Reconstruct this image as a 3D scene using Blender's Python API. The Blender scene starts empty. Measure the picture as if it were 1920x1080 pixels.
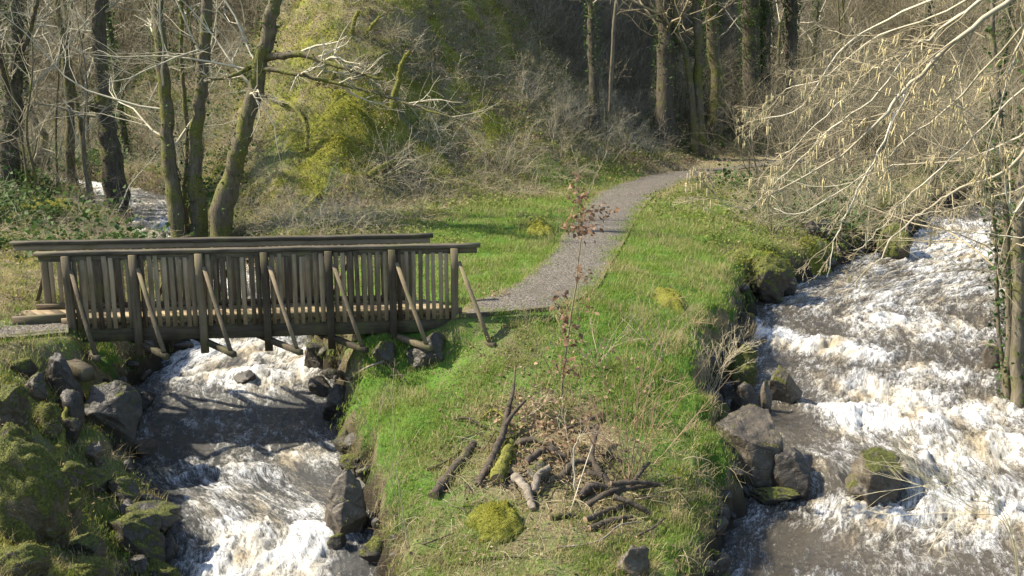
import bpy, math
import numpy as np
R = math.radians
SC = bpy.context.scene
COL = SC.collection
# ------------------------------------------------------------------ camera, light
CAMZ, TH, FP = 3.9, R(12.4), 960 / math.tan(R(27.0))
cam = bpy.data.objects.new('camera', bpy.data.cameras.new('camera'))
COL.objects.link(cam)
cam.location = (0, 0, CAMZ)
cam.rotation_euler = (math.pi / 2 - TH, 0, 0)
cam.data.sensor_width = 36
cam.data.lens = 18 / math.tan(R(27.0))
cam.data.clip_end = 500
cam.data.clip_start = 0.1
SC.camera = cam
SUN = np.array([-0.95, 0.1, 0.95]); SUN /= np.linalg.norm(SUN)      # towards the sun
elev = math.asin(SUN[2]); azim = math.atan2(SUN[0], SUN[1])
w = bpy.data.worlds.new('World'); SC.world = w; w.use_nodes = True
nt = w.node_tree
sky = nt.nodes.new('ShaderNodeTexSky'); sky.sky_type = 'NISHITA'; sky.sun_disc = False
sky.sun_elevation = elev; sky.sun_rotation = azim
nt.links.new(sky.outputs[0], nt.nodes['Background'].inputs[0])
nt.nodes['Background'].inputs[1].default_value = 0.12
sl = bpy.data.lights.new('sun', 'SUN'); sl.energy = 5.0; sl.angle = R(0.5); sl.color = (1.0, 0.91, 0.74)
so = bpy.data.objects.new('sun', sl); COL.objects.link(so)
import mathutils
so.rotation_euler = mathutils.Vector(SUN).to_track_quat('Z', 'Y').to_euler()
so.location = (0, 0, 40)
SC.view_settings.view_transform = 'Standard'; SC.view_settings.look = 'None'
SC.view_settings.exposure = 1.4; SC.view_settings.gamma = 1
SC.cycles.max_bounces = 6; SC.cycles.diffuse_bounces = 3; SC.cycles.glossy_bounces = 3
SC.cycles.transparent_max_bounces = 8; SC.cycles.sample_clamp_indirect = 4

# ------------------------------------------------------------------ pixel <-> place
def ray(u, v):
    a = (u - 960) / FP; b = (540 - v) / FP
    return np.array([a, math.cos(TH) + b * math.sin(TH), -math.sin(TH) + b * math.cos(TH)])
def PZ(u, v, z):
    d = ray(u, v); return np.array([0, 0, CAMZ]) + d * ((z - CAMZ) / d[2])
def PY(u, v, Y):
    d = ray(u, v); return np.array([0, 0, CAMZ]) + d * (Y / d[1])
def pxm(Y, v=540):                        # pixels of the photograph per metre at that depth
    return FP / (Y * math.cos(TH))

# ------------------------------------------------------------------ noise
def _hash(ix, iy, seed):
    h = (ix.astype(np.int64) * 374761393 + iy.astype(np.int64) * 668265263 + seed * 1442695041) & 0xffffffff
    h = ((h ^ (h >> 13)) * 1274126177) & 0xffffffff
    return (h ^ (h >> 16)) & 0xffff
def noise2(x, y, seed=0):
    x = np.asarray(x, float); y = np.asarray(y, float)
    ix = np.floor(x); iy = np.floor(y); fx = x - ix; fy = y - iy
    sx = fx * fx * fx * (fx * (fx * 6 - 15) + 10); sy = fy * fy * fy * (fy * (fy * 6 - 15) + 10)
    def g(dx, dy):
        a = _hash(ix + dx, iy + dy, seed) * (2 * math.pi / 65536)
        return np.cos(a) * (fx - dx) + np.sin(a) * (fy - dy)
    a = g(0, 0); b = g(1, 0); c = g(0, 1); d = g(1, 1)
    return ((a + (b - a) * sx) * (1 - sy) + (c + (d - c) * sx) * sy) * 1.5
def fbm(x, y, o=4, seed=0, gain=.5):
    t = 0; a = 1; f = 1
    for k in range(o):
        t = t + a * noise2(x * f + 17.3 * k, y * f - 9.1 * k, seed + k); a *= gain; f *= 2.03
    return t
def sstep(a, b, x):
    t = np.clip((x - a) / (b - a), 0, 1); return t * t * (3 - 2 * t)

# ------------------------------------------------------------------ objects
def tag(o, label=None, cat=None, group=None, kind=None):
    if label: o['label'] = label
    if cat: o['category'] = cat
    if group: o['group'] = group
    if kind: o['kind'] = kind
    return o
def empty(name, loc, label, cat, group=None, rz=0):
    o = bpy.data.objects.new(name, None); COL.objects.link(o)
    o.location = loc; o.rotation_euler = (0, 0, rz); o.empty_display_size = .2
    return tag(o, label, cat, group)
def mesh(name, V, Fs, mat=None, smooth=True, uv=None, attrs=None):
    """Fs: list of index arrays (n x 3 / n x 4 ...)"""
    me = bpy.data.meshes.new(name)
    V = np.asarray(V, np.float32); me.vertices.add(len(V)); me.vertices.foreach_set('co', V.ravel())
    Fs = [np.asarray(f, np.int32) for f in Fs if len(f)]
    if Fs:
        li = np.concatenate([f.ravel() for f in Fs]); lt = np.concatenate([np.full(len(f), f.shape[1]) for f in Fs])
        ls = np.concatenate([[0], np.cumsum(lt)[:-1]]).astype(np.int32)
        me.loops.add(len(li)); me.loops.foreach_set('vertex_index', li.astype(np.int32))
        me.polygons.add(len(lt)); me.polygons.foreach_set('loop_start', ls)
        if uv is not None:
            l = me.uv_layers.new(name='UVMap'); l.data.foreach_set('uv', np.asarray(uv, np.float32)[li].ravel())
    for k, a in (attrs or {}).items():
        a = np.asarray(a)
        if a.dtype.kind == 'i':
            at = me.attributes.new(k, 'INT', 'POINT'); at.data.foreach_set('value', a.astype(np.int32))
        elif a.ndim == 2:
            at = me.attributes.new(k, 'FLOAT_VECTOR', 'POINT'); at.data.foreach_set('vector', a.astype(np.float32).ravel())
        else:
            at = me.attributes.new(k, 'FLOAT', 'POINT'); at.data.foreach_set('value', a.astype(np.float32))
    me.update(); me.validate()
    if Fs and smooth: me.polygons.foreach_set('use_smooth', np.ones(len(me.polygons), bool))
    if mat: me.materials.append(mat)
    return me
def obj(name, me, parent=None, loc=None):
    o = bpy.data.objects.new(name, me); COL.objects.link(o)
    if parent is not None: o.parent = parent
    if loc is not None: o.location = loc
    return o
class MB:
    def __init__(s): s.V = []; s.F = []; s.A = []; s.n = 0
    def add(s, V, Fs, a=None):
        V = np.asarray(V, float).reshape(-1, 3); s.V.append(V)
        for f in Fs:
            if len(f): s.F.append(np.asarray(f) + s.n)
        s.A.append(np.full(len(V), 0. if a is None else a) if np.ndim(a) == 0 else np.asarray(a)); s.n += len(V); return s
    def me(s, name, mat, smooth=True, off=(0, 0, 0), **k):
        return mesh(name, np.concatenate(s.V) - np.asarray(off), s.F, mat, smooth, attrs={'tone': np.concatenate(s.A)}, **k)
def nrm(a): return a / np.maximum(np.linalg.norm(a, axis=-1, keepdims=True), 1e-9)
def tubes(P, Rr, n=5, cap=True):
    """P (N,K,3), Rr (N,K) -> V, Fs"""
    P = np.asarray(P, float); Rr = np.asarray(Rr, float); N, K, _ = P.shape
    T = np.empty_like(P); T[:, 1:-1] = P[:, 2:] - P[:, :-2]; T[:, 0] = P[:, 1] - P[:, 0]; T[:, -1] = P[:, -1] - P[:, -2]
    T = nrm(T); ref = np.zeros((N, 1, 3)); m = np.abs(nrm(P[:, -1] - P[:, 0])); ref[np.arange(N), 0, np.argmin(m, 1)] = 1
    A = nrm(np.cross(T, ref)); B = np.cross(T, A)
    th = np.arange(n) * 2 * math.pi / n
    V = P[:, :, None] + Rr[:, :, None, None] * (A[:, :, None] * np.cos(th)[:, None] + B[:, :, None] * np.sin(th)[:, None])
    base = (np.arange(N) * K * n)[:, None, None]; k = np.arange(K - 1)[None, :, None]; j = np.arange(n)[None, None]
    j2 = (j + 1) % n
    q = np.stack([base + k * n + j, base + k * n + j2, base + (k + 1) * n + j2, base + (k + 1) * n + j], -1).reshape(-1, 4)
    Fs = [q]
    if cap:
        b = (np.arange(N) * K * n)[:, None]
        Fs += [b + np.arange(n)[::-1][None], b + (K - 1) * n + np.arange(n)[None]]
    return V.reshape(-1, 3), Fs
def resample(pts, k):
    pts = np.asarray(pts, float); n = len(pts)
    # catmull-rom through the points
    t = np.linspace(0, n - 1, k); i = np.minimum(t.astype(int), n - 2); f = (t - i)[:, None]
    p = np.concatenate([2 * pts[:1] - pts[1:2], pts, 2 * pts[-1:] - pts[-2:-1]])
    a, b, c, d = p[i], p[i + 1], p[i + 2], p[i + 3]
    return .5 * (2 * b + (c - a) * f + (2 * a - 5 * b + 4 * c - d) * f ** 2 + (3 * b - a - 3 * c + d) * f ** 3)
def beam(p0, p1, w, h, up=(0, 0, 1), ch=.008, seed=0):
    """chamfered timber from p0 to p1, w across, h along 'up'"""
    p0 = np.asarray(p0, float); p1 = np.asarray(p1, float); t = nrm(p1 - p0); up = np.asarray(up, float)
    s = nrm(np.cross(t, up)); u = np.cross(s, t); rr = np.random.default_rng(seed)
    a, b, c = w / 2, h / 2, ch
    prof = [(-a + c, -b), (a - c, -b), (a, -b + c), (a, b - c), (a - c, b), (-a + c, b), (-a, b - c), (-a, -b + c)]
    K = max(2, int(np.linalg.norm(p1 - p0) / .35) + 1); V = []
    for k in range(K):
        q = p0 + (p1 - p0) * k / (K - 1) + s * rr.normal(0, .0025) + u * rr.normal(0, .0025)
        V += [q + s * x + u * y for x, y in prof]
    F = [(k * 8 + j, k * 8 + (j + 1) % 8, k * 8 + 8 + (j + 1) % 8, k * 8 + 8 + j) for k in range(K - 1) for j in range(8)]
    return np.array(V), [np.array(F)[:, ::-1], np.arange(8)[None], (np.arange(8)[::-1] + (K - 1) * 8)[None]]
# ------------------------------------------------------------------ materials
class NT:
    def __init__(s, name):
        s.m = bpy.data.materials.new(name); s.m.use_nodes = True; s.t = s.m.node_tree; s.t.nodes.clear()
        s.out = s.t.nodes.new('ShaderNodeOutputMaterial')
    def n(s, kind, ins=None, **props):
        nd = s.t.nodes.new('ShaderNode' + kind)
        for k, v in props.items(): setattr(nd, k, v)
        for k, v in (ins or {}).items():
            if hasattr(v, 'is_output') or isinstance(v, bpy.types.NodeSocket): s.t.links.new(v, nd.inputs[k])
            else: nd.inputs[k].default_value = v
        return nd
    def coord(s, k='Object'): return s.n('TexCoord').outputs[k]
    def mapv(s, v, sc): return s.n('Mapping', {'Vector': v, 'Scale': sc}).outputs[0]
    def noise(s, v, sc, det=4, rough=.6, dist=0): return s.n('TexNoise', {'Vector': v, 'Scale': sc, 'Detail': det, 'Roughness': rough, 'Distortion': dist}).outputs[0]
    def ramp(s, f, pts):
        r = s.n('ValToRGB', {'Fac': f}); e = r.color_ramp.elements
        while len(e) < len(pts): e.new(.5)
        for x, (p, c) in zip(e, pts):
            x.position = p; x.color = (c, c, c, 1) if isinstance(c, (int, float)) else (*c, 1)
        return r.outputs[0]
    def mix(s, f, a, b, mode='MIX'):
        nd = s.n('Mix', data_type='RGBA', blend_type=mode); 
        for sock, v in ((nd.inputs[0], f), (nd.inputs[6], a), (nd.inputs[7], b)):
            if isinstance(v, bpy.types.NodeSocket): s.t.links.new(v, sock)
            elif isinstance(v, tuple): sock.default_value = (*v, 1)
            else: sock.default_value = v
        return nd.outputs[2]
    def math(s, op, a, b=0, c=0, clamp=False):
        nd = s.n('Math', operation=op, use_clamp=clamp)
        for i, v in enumerate((a, b, c)):
            if isinstance(v, bpy.types.NodeSocket): s.t.links.new(v, nd.inputs[i])
            else: nd.inputs[i].default_value = v
        return nd.outputs[0]
    def attr(s, name, kind='GEOMETRY'): return s.n('Attribute', attribute_name=name, attribute_type=kind).outputs['Fac']
    def bump(s, h, st=.5, d=.02): return s.n('Bump', {'Height': h, 'Strength': st, 'Distance': d}).outputs[0]
    def bsdf(s, col, rough=.8, normal=None, spec=.3, **k):
        b = s.n('BsdfPrincipled'); 
        for key, v in {'Base Color': col, 'Roughness': rough, 'Specular IOR Level': spec, 'Normal': normal, **k}.items():
            if v is None: continue
            if isinstance(v, bpy.types.NodeSocket): s.t.links.new(v, b.inputs[key])
            else: b.inputs[key].default_value = (*v, 1) if isinstance(v, tuple) and len(v) == 3 and key == 'Base Color' else v
        return b.outputs[0]
    def done(s, sh): s.t.links.new(sh, s.out.inputs[0]); return s.m
    def rnd(s): return s.n('ObjectInfo').outputs['Random']
    def upz(s):
        return s.n('SeparateXYZ', {0: s.n('NewGeometry').outputs['Normal']}).outputs[2]
def leafy(name, cols, trans=.45, rough=.6, ns=0, spec=.3):
    """thin leaf / blade: diffuse + translucent, colour varied per instance and by place"""
    s = NT(name); pos = s.n('NewGeometry').outputs['Position']
    f = s.math('ADD', s.math('MULTIPLY', s.rnd(), .45), s.math('ADD', s.math('MULTIPLY', s.noise(pos, .9, 3), .55), s.math('MULTIPLY', s.attr('tone'), .35)))
    n = len(cols); col = s.ramp(f, [(.22 + .62 * i / max(1, n - 1), c) for i, c in enumerate(cols)])
    d = s.bsdf(col, rough, spec=min(spec, .15)); t = s.n('BsdfTranslucent', {'Color': s.mix(.5, col, (.0, .0, .0), 'MIX') if False else col}).outputs[0]
    return s.done(s.n('MixShader', {0: trans, 1: d, 2: t}).outputs[0])
M = {}
M['grass'] = leafy('grass_blades', [(.05, .1, .012), (.105, .19, .02), (.18, .265, .035), (.28, .3, .1)], .5)
M['meadow'] = leafy('rough_grass', [(.08, .11, .02), (.15, .18, .035), (.24, .25, .075), (.36, .31, .16)], .45)
M['dry'] = leafy('dry_grass', [(.2, .14, .07), (.33, .25, .13), (.42, .35, .2)], .35)
M['moss'] = leafy('moss_fronds', [(.08, .085, .012), (.17, .175, .022), (.27, .26, .035), (.37, .35, .07)], .4)
M['mossd'] = leafy('dull_shaded_moss', [(.03, .032, .01), (.07, .072, .014), (.13, .128, .022), (.23, .22, .045)], .35)  # duller moss, darkened further to carry the left bank's shade in its colour
M['ivy'] = leafy('ivy_leaves', [(.015, .033, .009), (.038, .075, .018), (.07, .115, .03)], .3, .6, spec=.12)
M['fern'] = leafy('green_leaves', [(.06, .09, .018), (.12, .16, .035), (.22, .24, .06)], .4)
M['leaf'] = leafy('brown_leaves', [(.12, .065, .04), (.24, .15, .09), (.38, .27, .18)], .35)
M['litter'] = leafy('leaf_litter', [(.05, .032, .02), (.12, .08, .046), (.2, .14, .088), (.28, .21, .14)], .2)
M['catkin'] = leafy('catkins', [(.34, .26, .12), (.45, .37, .19), (.55, .47, .27)], .2)

def m_twig(name, a, b):
    s = NT(name); p = s.n('NewGeometry').outputs['Position']
    f = s.math('ADD', s.math('MULTIPLY', s.noise(p, 1.3, 4), .7), s.math('MULTIPLY', s.rnd(), .3))
    return s.done(s.bsdf(s.ramp(f, [(.25, a), (.75, b)]), .75))
M['twig'] = m_twig('grey_twigs', (.16, .14, .09), (.52, .47, .34))
M['twigb'] = m_twig('brown_twigs', (.17, .135, .08), (.5, .43, .28))
M['twigt'] = m_twig('tan_twigs', (.12, .095, .055), (.34, .285, .18))
M['twigd'] = m_twig('shaded_brown_twigs', (.08, .066, .04), (.3, .26, .165))  # darker copy of the brown twigs, depth shade of the thicket put into the colour
M['bush'] = m_twig('red_brown_stems', (.12, .07, .042), (.34, .23, .14))
M['hazel'] = m_twig('pale_hazel_bark', (.24, .2, .13), (.55, .5, .4))
def m_bark(name, dark, light, moss, mcol=((.05, .055, .014), (.15, .148, .032))):
    s = NT(name); p = s.n('NewGeometry').outputs['Position']
    g = s.noise(s.mapv(p, (14, 14, 3)), 1, 6, .7); c = s.ramp(g, [(.3, dark), (.7, light)])
    mm = s.noise(p, 1.6, 5, .65); m = s.ramp(mm, [(max(0, .72 - moss * .6), 0), (min(1, .86 - moss * .6), 1)])
    mc = s.ramp(s.noise(p, 22, 3), [(.3, mcol[0]), (.7, mcol[1])])
    h = s.math('ADD', g, s.math('MULTIPLY', s.noise(p, 40, 3), s.math('MULTIPLY', m, .6)))
    return s.done(s.bsdf(s.mix(m, c, mc), .85, s.bump(h, .8, .03), .2))
s = NT('bright_moss'); p = s.n('NewGeometry').outputs['Position']; n1 = s.noise(p, 2.2, 6, .7); n2 = s.noise(p, 16, 5, .75)
M['cushion'] = s.done(s.bsdf(s.ramp(s.math('ADD', s.math('MULTIPLY', n1, .5), s.math('MULTIPLY', n2, .5)), [(.32, (.06, .062, .018)), (.48, (.17, .175, .028)), (.68, (.31, .3, .07))]), .95, s.bump(s.math('ADD', n1, n2), 1.0, .12), .1))
M['bark'] = m_bark('grey_bark', (.05, .042, .03), (.2, .17, .12), .3)
M['barkm'] = m_bark('mossy_bark', (.045, .036, .022), (.15, .125, .085), .44)
M['barkd'] = m_bark('dark_bark', (.03, .024, .017), (.1, .085, .06), .25)
M['mossbark'] = m_bark('moss_cover', (.05, .045, .02), (.13, .12, .035), .85, ((.06, .065, .013), (.19, .18, .035)))
M['log'] = m_bark('log_bark', (.018, .014, .011), (.1, .08, .06), .22)
M['cut'] = m_twig('cut_wood', (.11, .075, .045), (.28, .2, .125))
M['paleroot'] = m_bark('pale_dead_wood', (.06, .048, .036), (.28, .24, .19), .25)

def m_wood(name, sc, a=(.055, .039, .024), b=(.32, .245, .148)):
    s = NT(name); o = s.coord('Object'); r = s.rnd()
    v = s.n('VectorMath', {0: o, 1: s.n('CombineXYZ', {0: s.math('MULTIPLY', r, 31), 1: s.math('MULTIPLY', r, 17), 2: s.math('MULTIPLY', r, 23)}).outputs[0]}, operation='ADD').outputs[0]
    g = s.noise(s.mapv(v, sc), 1, 7, .7, .4); st = s.noise(v, 2.2, 4)
    f = s.math('ADD', s.math('MULTIPLY', g, .65), s.math('ADD', s.math('MULTIPLY', st, .35), s.math('MULTIPLY', s.math('SUBTRACT', r, .5), .42)))
    c = s.ramp(f, [(.3, a), (.52, tuple((x + y) / 2 for x, y in zip(a, b))), (.75, b)])
    alg = s.ramp(s.noise(v, 3.1, 5), [(.5, 0), (.72, .55)])
    c = s.mix(alg, c, (.1, .11, .03))
    return s.done(s.bsdf(c, .8, s.bump(g, .5, .008), .25))
M['woodv'] = m_wood('weathered_upright_timber', (38, 38, 2.2))
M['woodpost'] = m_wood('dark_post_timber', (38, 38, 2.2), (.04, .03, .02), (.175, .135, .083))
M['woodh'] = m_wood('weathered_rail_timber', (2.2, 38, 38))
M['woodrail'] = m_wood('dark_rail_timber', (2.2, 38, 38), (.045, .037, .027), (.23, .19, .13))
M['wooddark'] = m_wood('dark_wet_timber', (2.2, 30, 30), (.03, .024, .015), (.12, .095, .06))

def m_rock(name, a, b, lich):
    s = NT(name); o = s.n('NewGeometry').outputs['Position']
    n1 = s.noise(o, 2.3, 8, .65); n2 = s.noise(o, 14, 5, .7); v = s.n('TexVoronoi', {'Vector': o, 'Scale': 3.0}, feature='DISTANCE_TO_EDGE').outputs['Distance']
    c = s.ramp(s.math('ADD', s.math('MULTIPLY', n1, .6), s.math('MULTIPLY', n2, .4)), [(.33, a), (.66, b)])
    c = s.mix(s.ramp(s.noise(o, 6, 6, .7), [(.58, 0), (.68, lich)]), c, (.34, .33, .27))
    am = s.attr('moss_cover', 'OBJECT')
    u = s.math('ADD', s.math('MULTIPLY', s.upz(), .45), s.math('MULTIPLY', s.noise(o, 4.5, 6, .7), 1.0))
    mk = s.math('ADD', u, s.math('SUBTRACT', am, 1.25)); mk = s.ramp(mk, [(.0, 0), (.12, 1)])
    mc = s.ramp(s.noise(o, 30, 3), [(.3, (.03, .036, .008)), (.55, (.085, .092, .014)), (.75, (.18, .175, .03))])
    h = s.math('ADD', s.math('ADD', n1, s.math('ADD', s.math('MULTIPLY', n2, .45), s.math('MULTIPLY', s.ramp(v, [(0, 0), (.04, 1)]), .1))), s.math('MULTIPLY', mk, s.noise(o, 45, 3)))
    return s.done(s.bsdf(s.mix(mk, c, mc), s.math('ADD', .5, s.math('MULTIPLY', mk, .4)), s.bump(h, .9, .05), .4))
M['rock'] = m_rock('grey_brown_stone', (.022, .018, .013), (.125, .1, .07), .35)
M['rockw'] = m_rock('wet_dark_stone', (.013, .011, .009), (.06, .05, .036), .08)

# ground: grass / litter / moss / mud by vertex masks and noise
s = NT('woodland_ground'); p = s.n('NewGeometry').outputs['Position']
gr = s.attr('grass'); wet = s.attr('wet'); mo = s.attr('moss'); n1 = s.noise(p, 1.1, 5); n2 = s.noise(p, 9, 5, .7); n3 = s.noise(p, 45, 4, .75)
lit = s.ramp(s.math('ADD', s.math('MULTIPLY', n3, .6), s.math('MULTIPLY', n2, .4)), [(.3, (.055, .045, .024)), (.5, (.17, .14, .075)), (.68, (.36, .3, .18))])
grn = s.ramp(s.math('ADD', s.math('MULTIPLY', n3, .6), s.math('MULTIPLY', n1, .4)), [(.3, (.028, .06, .008)), (.5, (.07, .15, .016)), (.7, (.14, .23, .04))])
mos = s.ramp(n3, [(.3, (.09, .095, .014)), (.5, (.18, .185, .025)), (.7, (.29, .28, .06))])
k = s.ramp(s.math('ADD', gr, s.math('MULTIPLY', s.math('SUBTRACT', n2, .5), .9)), [(.3, 0), (.6, 1)])
c = s.mix(k, lit, grn)
c = s.mix(s.ramp(s.math('ADD', mo, s.math('MULTIPLY', s.math('SUBTRACT', n1, .5), 1.6)), [(.45, 0), (.62, 1)]), c, mos)
c = s.mix(wet, c, (.028, .022, .014))
M['ground'] = s.done(s.bsdf(c, .9, s.bump(s.math('ADD', n3, s.math('MULTIPLY', n2, 1.5)), .9, .04), .2))
# gravel path
s = NT('grey_gravel'); p = s.n('NewGeometry').outputs['Position']
v = s.n('TexVoronoi', {'Vector': p, 'Scale': 42}); n1 = s.noise(p, .9, 5); n2 = s.noise(p, 130, 3, .7)
f = s.math('ADD', s.math('MULTIPLY', s.n('SeparateColor', {0: v.outputs['Color']}).outputs[0], .5), s.math('MULTIPLY', n2, .5))
c = s.ramp(f, [(.2, (.036, .031, .025)), (.5, (.088, .077, .062)), (.8, (.21, .188, .158))])
c = s.mix(s.ramp(n1, [(.45, 0), (.7, .6)]), c, (.085, .074, .057))
c = s.mix(s.ramp(s.math('ADD', s.attr('edge'), s.math('MULTIPLY', s.math('SUBTRACT', s.noise(p, 5, 5), .5), 1.1)), [(.55, 0), (.95, .8)]), c, (.15, .12, .055))
M['gravel'] = s.done(s.bsdf(c, .9, s.bump(s.math('SUBTRACT', 1, v.outputs['Distance']), .7, .02), .2))
# running water
def m_water(name, wc):
    s = NT(name); uv = s.n('UVMap').outputs[0]; foam = s.attr('foam'); tan = s.attr('tan')
    a = s.noise(s.mapv(uv, (1.5, 4.6, 1)), 1, 8, .72, 1.2)
    b = s.noise(s.mapv(uv, (11, 20, 1)), 1, 6, .8, .5)
    c = s.noise(s.mapv(uv, (55, 75, 1)), 1, 3, .8)
    t = s.math('ADD', s.math('MULTIPLY', a, .42), s.math('ADD', s.math('MULTIPLY', b, .4), s.math('MULTIPLY', c, .2)))
    x = s.math('ADD', foam, s.math('MULTIPLY', s.math('SUBTRACT', t, .565), 4.4))
    rd = lambda n: s.math('POWER', s.math('SUBTRACT', 1, s.math('ABSOLUTE', s.math('MULTIPLY', s.math('SUBTRACT', n, .5), 3.2)), clamp=True), 7)
    lace = s.math('ADD', rd(s.noise(s.mapv(uv, (2.6, 6.5, 1)), 1, 4, .6, 1.5)), s.math('MULTIPLY', rd(s.noise(s.mapv(uv, (9, 17, 1)), 1, 4, .65, .8)), .8))
    x = s.math('ADD', x, s.math('MULTIPLY', lace, .29))
    fm = s.ramp(x, [(.3, 0), (.62, .34), (1.12, 1)])
    fc = s.ramp(s.math('ADD', s.math('MULTIPLY', tan, .5), s.math('MULTIPLY', s.noise(uv, 1.6, 5, .7, .5), .6)), [(.32, (.6, .6, .59)), (.56, (.53, .5, .43)), (.82, (.34, .28, .19))])
    h = s.math('ADD', s.math('MULTIPLY', b, .55), s.math('ADD', s.math('MULTIPLY', c, .22), s.math('MULTIPLY', a, .7)))
    nb = s.bump(h, .7, .11)
    wat = s.bsdf(wc, .12, nb, .7, IOR=1.4)
    fo = s.bsdf(fc, .65, s.bump(h, .7, .09), .3)
    return s.done(s.n('MixShader', {0: fm, 1: wat, 2: fo}).outputs[0])
M['stream'] = m_water('stream_water', (.042, .042, .039))
M['river'] = m_water('river_water', (.055, .046, .032))
# ------------------------------------------------------------------ water courses (edges: photo rows read back to places)
def course(rows):
    L = np.array([PZ(a, v, z) for v, a, b, z in rows]); Rr = np.array([PZ(b, v, z) for v, a, b, z in rows]); return L, Rr
ST = [(1080, 310, 725, -2.22), (1000, 325, 705, -2.10), (950, 300, 690, -2.02), (900, 235, 668, -1.92), (850, 222, 650, -1.84), (800, 235, 648, -1.78), (760, 250, 650, -1.72),
      (715, 262, 640, -1.62), (680, 300, 612, -1.5), (650, 345, 590, -1.38), (610, 365, 590, -1.25), (560, 360, 560, -1.12), (500, 300, 480, -.9), (440, 212, 345, -.68), (405, 190, 330, -.52)]
sL, sR = course(ST)
# continue upstream to the left, and downstream out of the picture
sL = np.vstack([[[-4.6, 8.2, -2.65], [-4.2, 9.8, -2.42]], sL, [[-13.2, 31.5, -.42], [-16.5, 33.6, -.25], [-21, 36, .0], [-30, 40, .3]]])
sR = np.vstack([[[-1.0, 8.2, -2.65], [-1.25, 9.8, -2.42]], sR, [[-10.2, 33.0, -.42], [-14.6, 36.6, -.25], [-19.5, 39, .0], [-29, 43, .3]]])
RV = [(1080, 1345, 2100, -2.25), (1020, 1340, 2080, -2.2), (960, 1372, 2060, -2.12), (925, 1385, 2050, -2.05), (885, 1362, 2040, -1.88), (840, 1345, 2030, -1.8), (790, 1325, 2010, -1.74), (740, 1335, 2000, -1.68),
      (690, 1360, 1985, -1.58), (650, 1385, 1965, -1.48), (610, 1392, 1950, -1.38), (575, 1405, 1930, -1.28), (550, 1440, 1920, -1.2), (520, 1520, 1905, -1.1), (490, 1590, 1890, -1.02), (460, 1680, 1878, -.92), (435, 1725, 1868, -.82)]
rL, rR = course(RV)
rL = np.vstack([[[1.6, 7.6, -2.7], [1.9, 9.6, -2.45]], rL, [[13.0, 31.5, -.7], [16.5, 34.5, -.55], [24, 37, -.3], [40, 39, 0]]])
rR = np.vstack([[[8.6, 7.6, -2.7], [7.6, 9.6, -2.45]], rR, [[16.2, 28.5, -.7], [19.5, 31.0, -.55], [26, 33, -.3], [42, 34, 0]]])
def seg_dist(x, y, poly):
    """signed distance to a closed polygon, negative inside"""
    A = poly; B = np.roll(poly, -1, 0); d2 = np.full(x.shape, 1e9); ins = np.zeros(x.shape, bool)
    for (ax, ay), (bx, by) in zip(A, B):
        ex, ey = bx - ax, by - ay; t = np.clip(((x - ax) * ex + (y - ay) * ey) / (ex * ex + ey * ey + 1e-12), 0, 1)
        d2 = np.minimum(d2, (x - ax - t * ex) ** 2 + (y - ay - t * ey) ** 2)
        if ay != by:
            c = ((ay > y) != (by > y)) & (x < (bx - ax) * (y - ay) / (by - ay) + ax); ins ^= c
    d = np.sqrt(d2); return np.where(ins, -d, d)
polyS = np.vstack([sL[:, :2], sR[::-1, :2]]); polyR = np.vstack([rL[:, :2], rR[::-1, :2]])
cS = (sL + sR) / 2; cR = (rL + rR) / 2
# ------------------------------------------------------------------ path
PE = [((864, 592), (1047, 577)), ((880, 566), (1080, 560)), ((925, 548), (1120, 535)), ((965, 530), (1140, 500)), ((1005, 498), (1162, 466)), ((1040, 460), (1184, 426)), ((1062, 428), (1204, 392)),
      ((1086, 396), (1230, 366)), ((1112, 367), (1272, 345)), ((1152, 346), (1322, 327)), ((1215, 329), (1378, 317.5)), ((1295, 318), (1440, 312)), ((1372, 311.5), (1500, 310))]
pL = np.array([PZ(*a, .02) for a, b in PE]); pR = np.array([PZ(*b, .02) for a, b in PE])
pL = np.vstack([pL, [[12.2, 44.2, .1]]]); pR = np.vstack([pR, [[13.4, 42.6, .1]]])
polyP = np.vstack([pL[:, :2], pR[::-1, :2]])
# left landing of the bridge
q = [PZ(-160, 606, 0), PZ(128, 604, 0), PZ(128, 624, 0), PZ(-160, 650, 0)]
polyQ = np.array([a[:2] for a in q])
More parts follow.
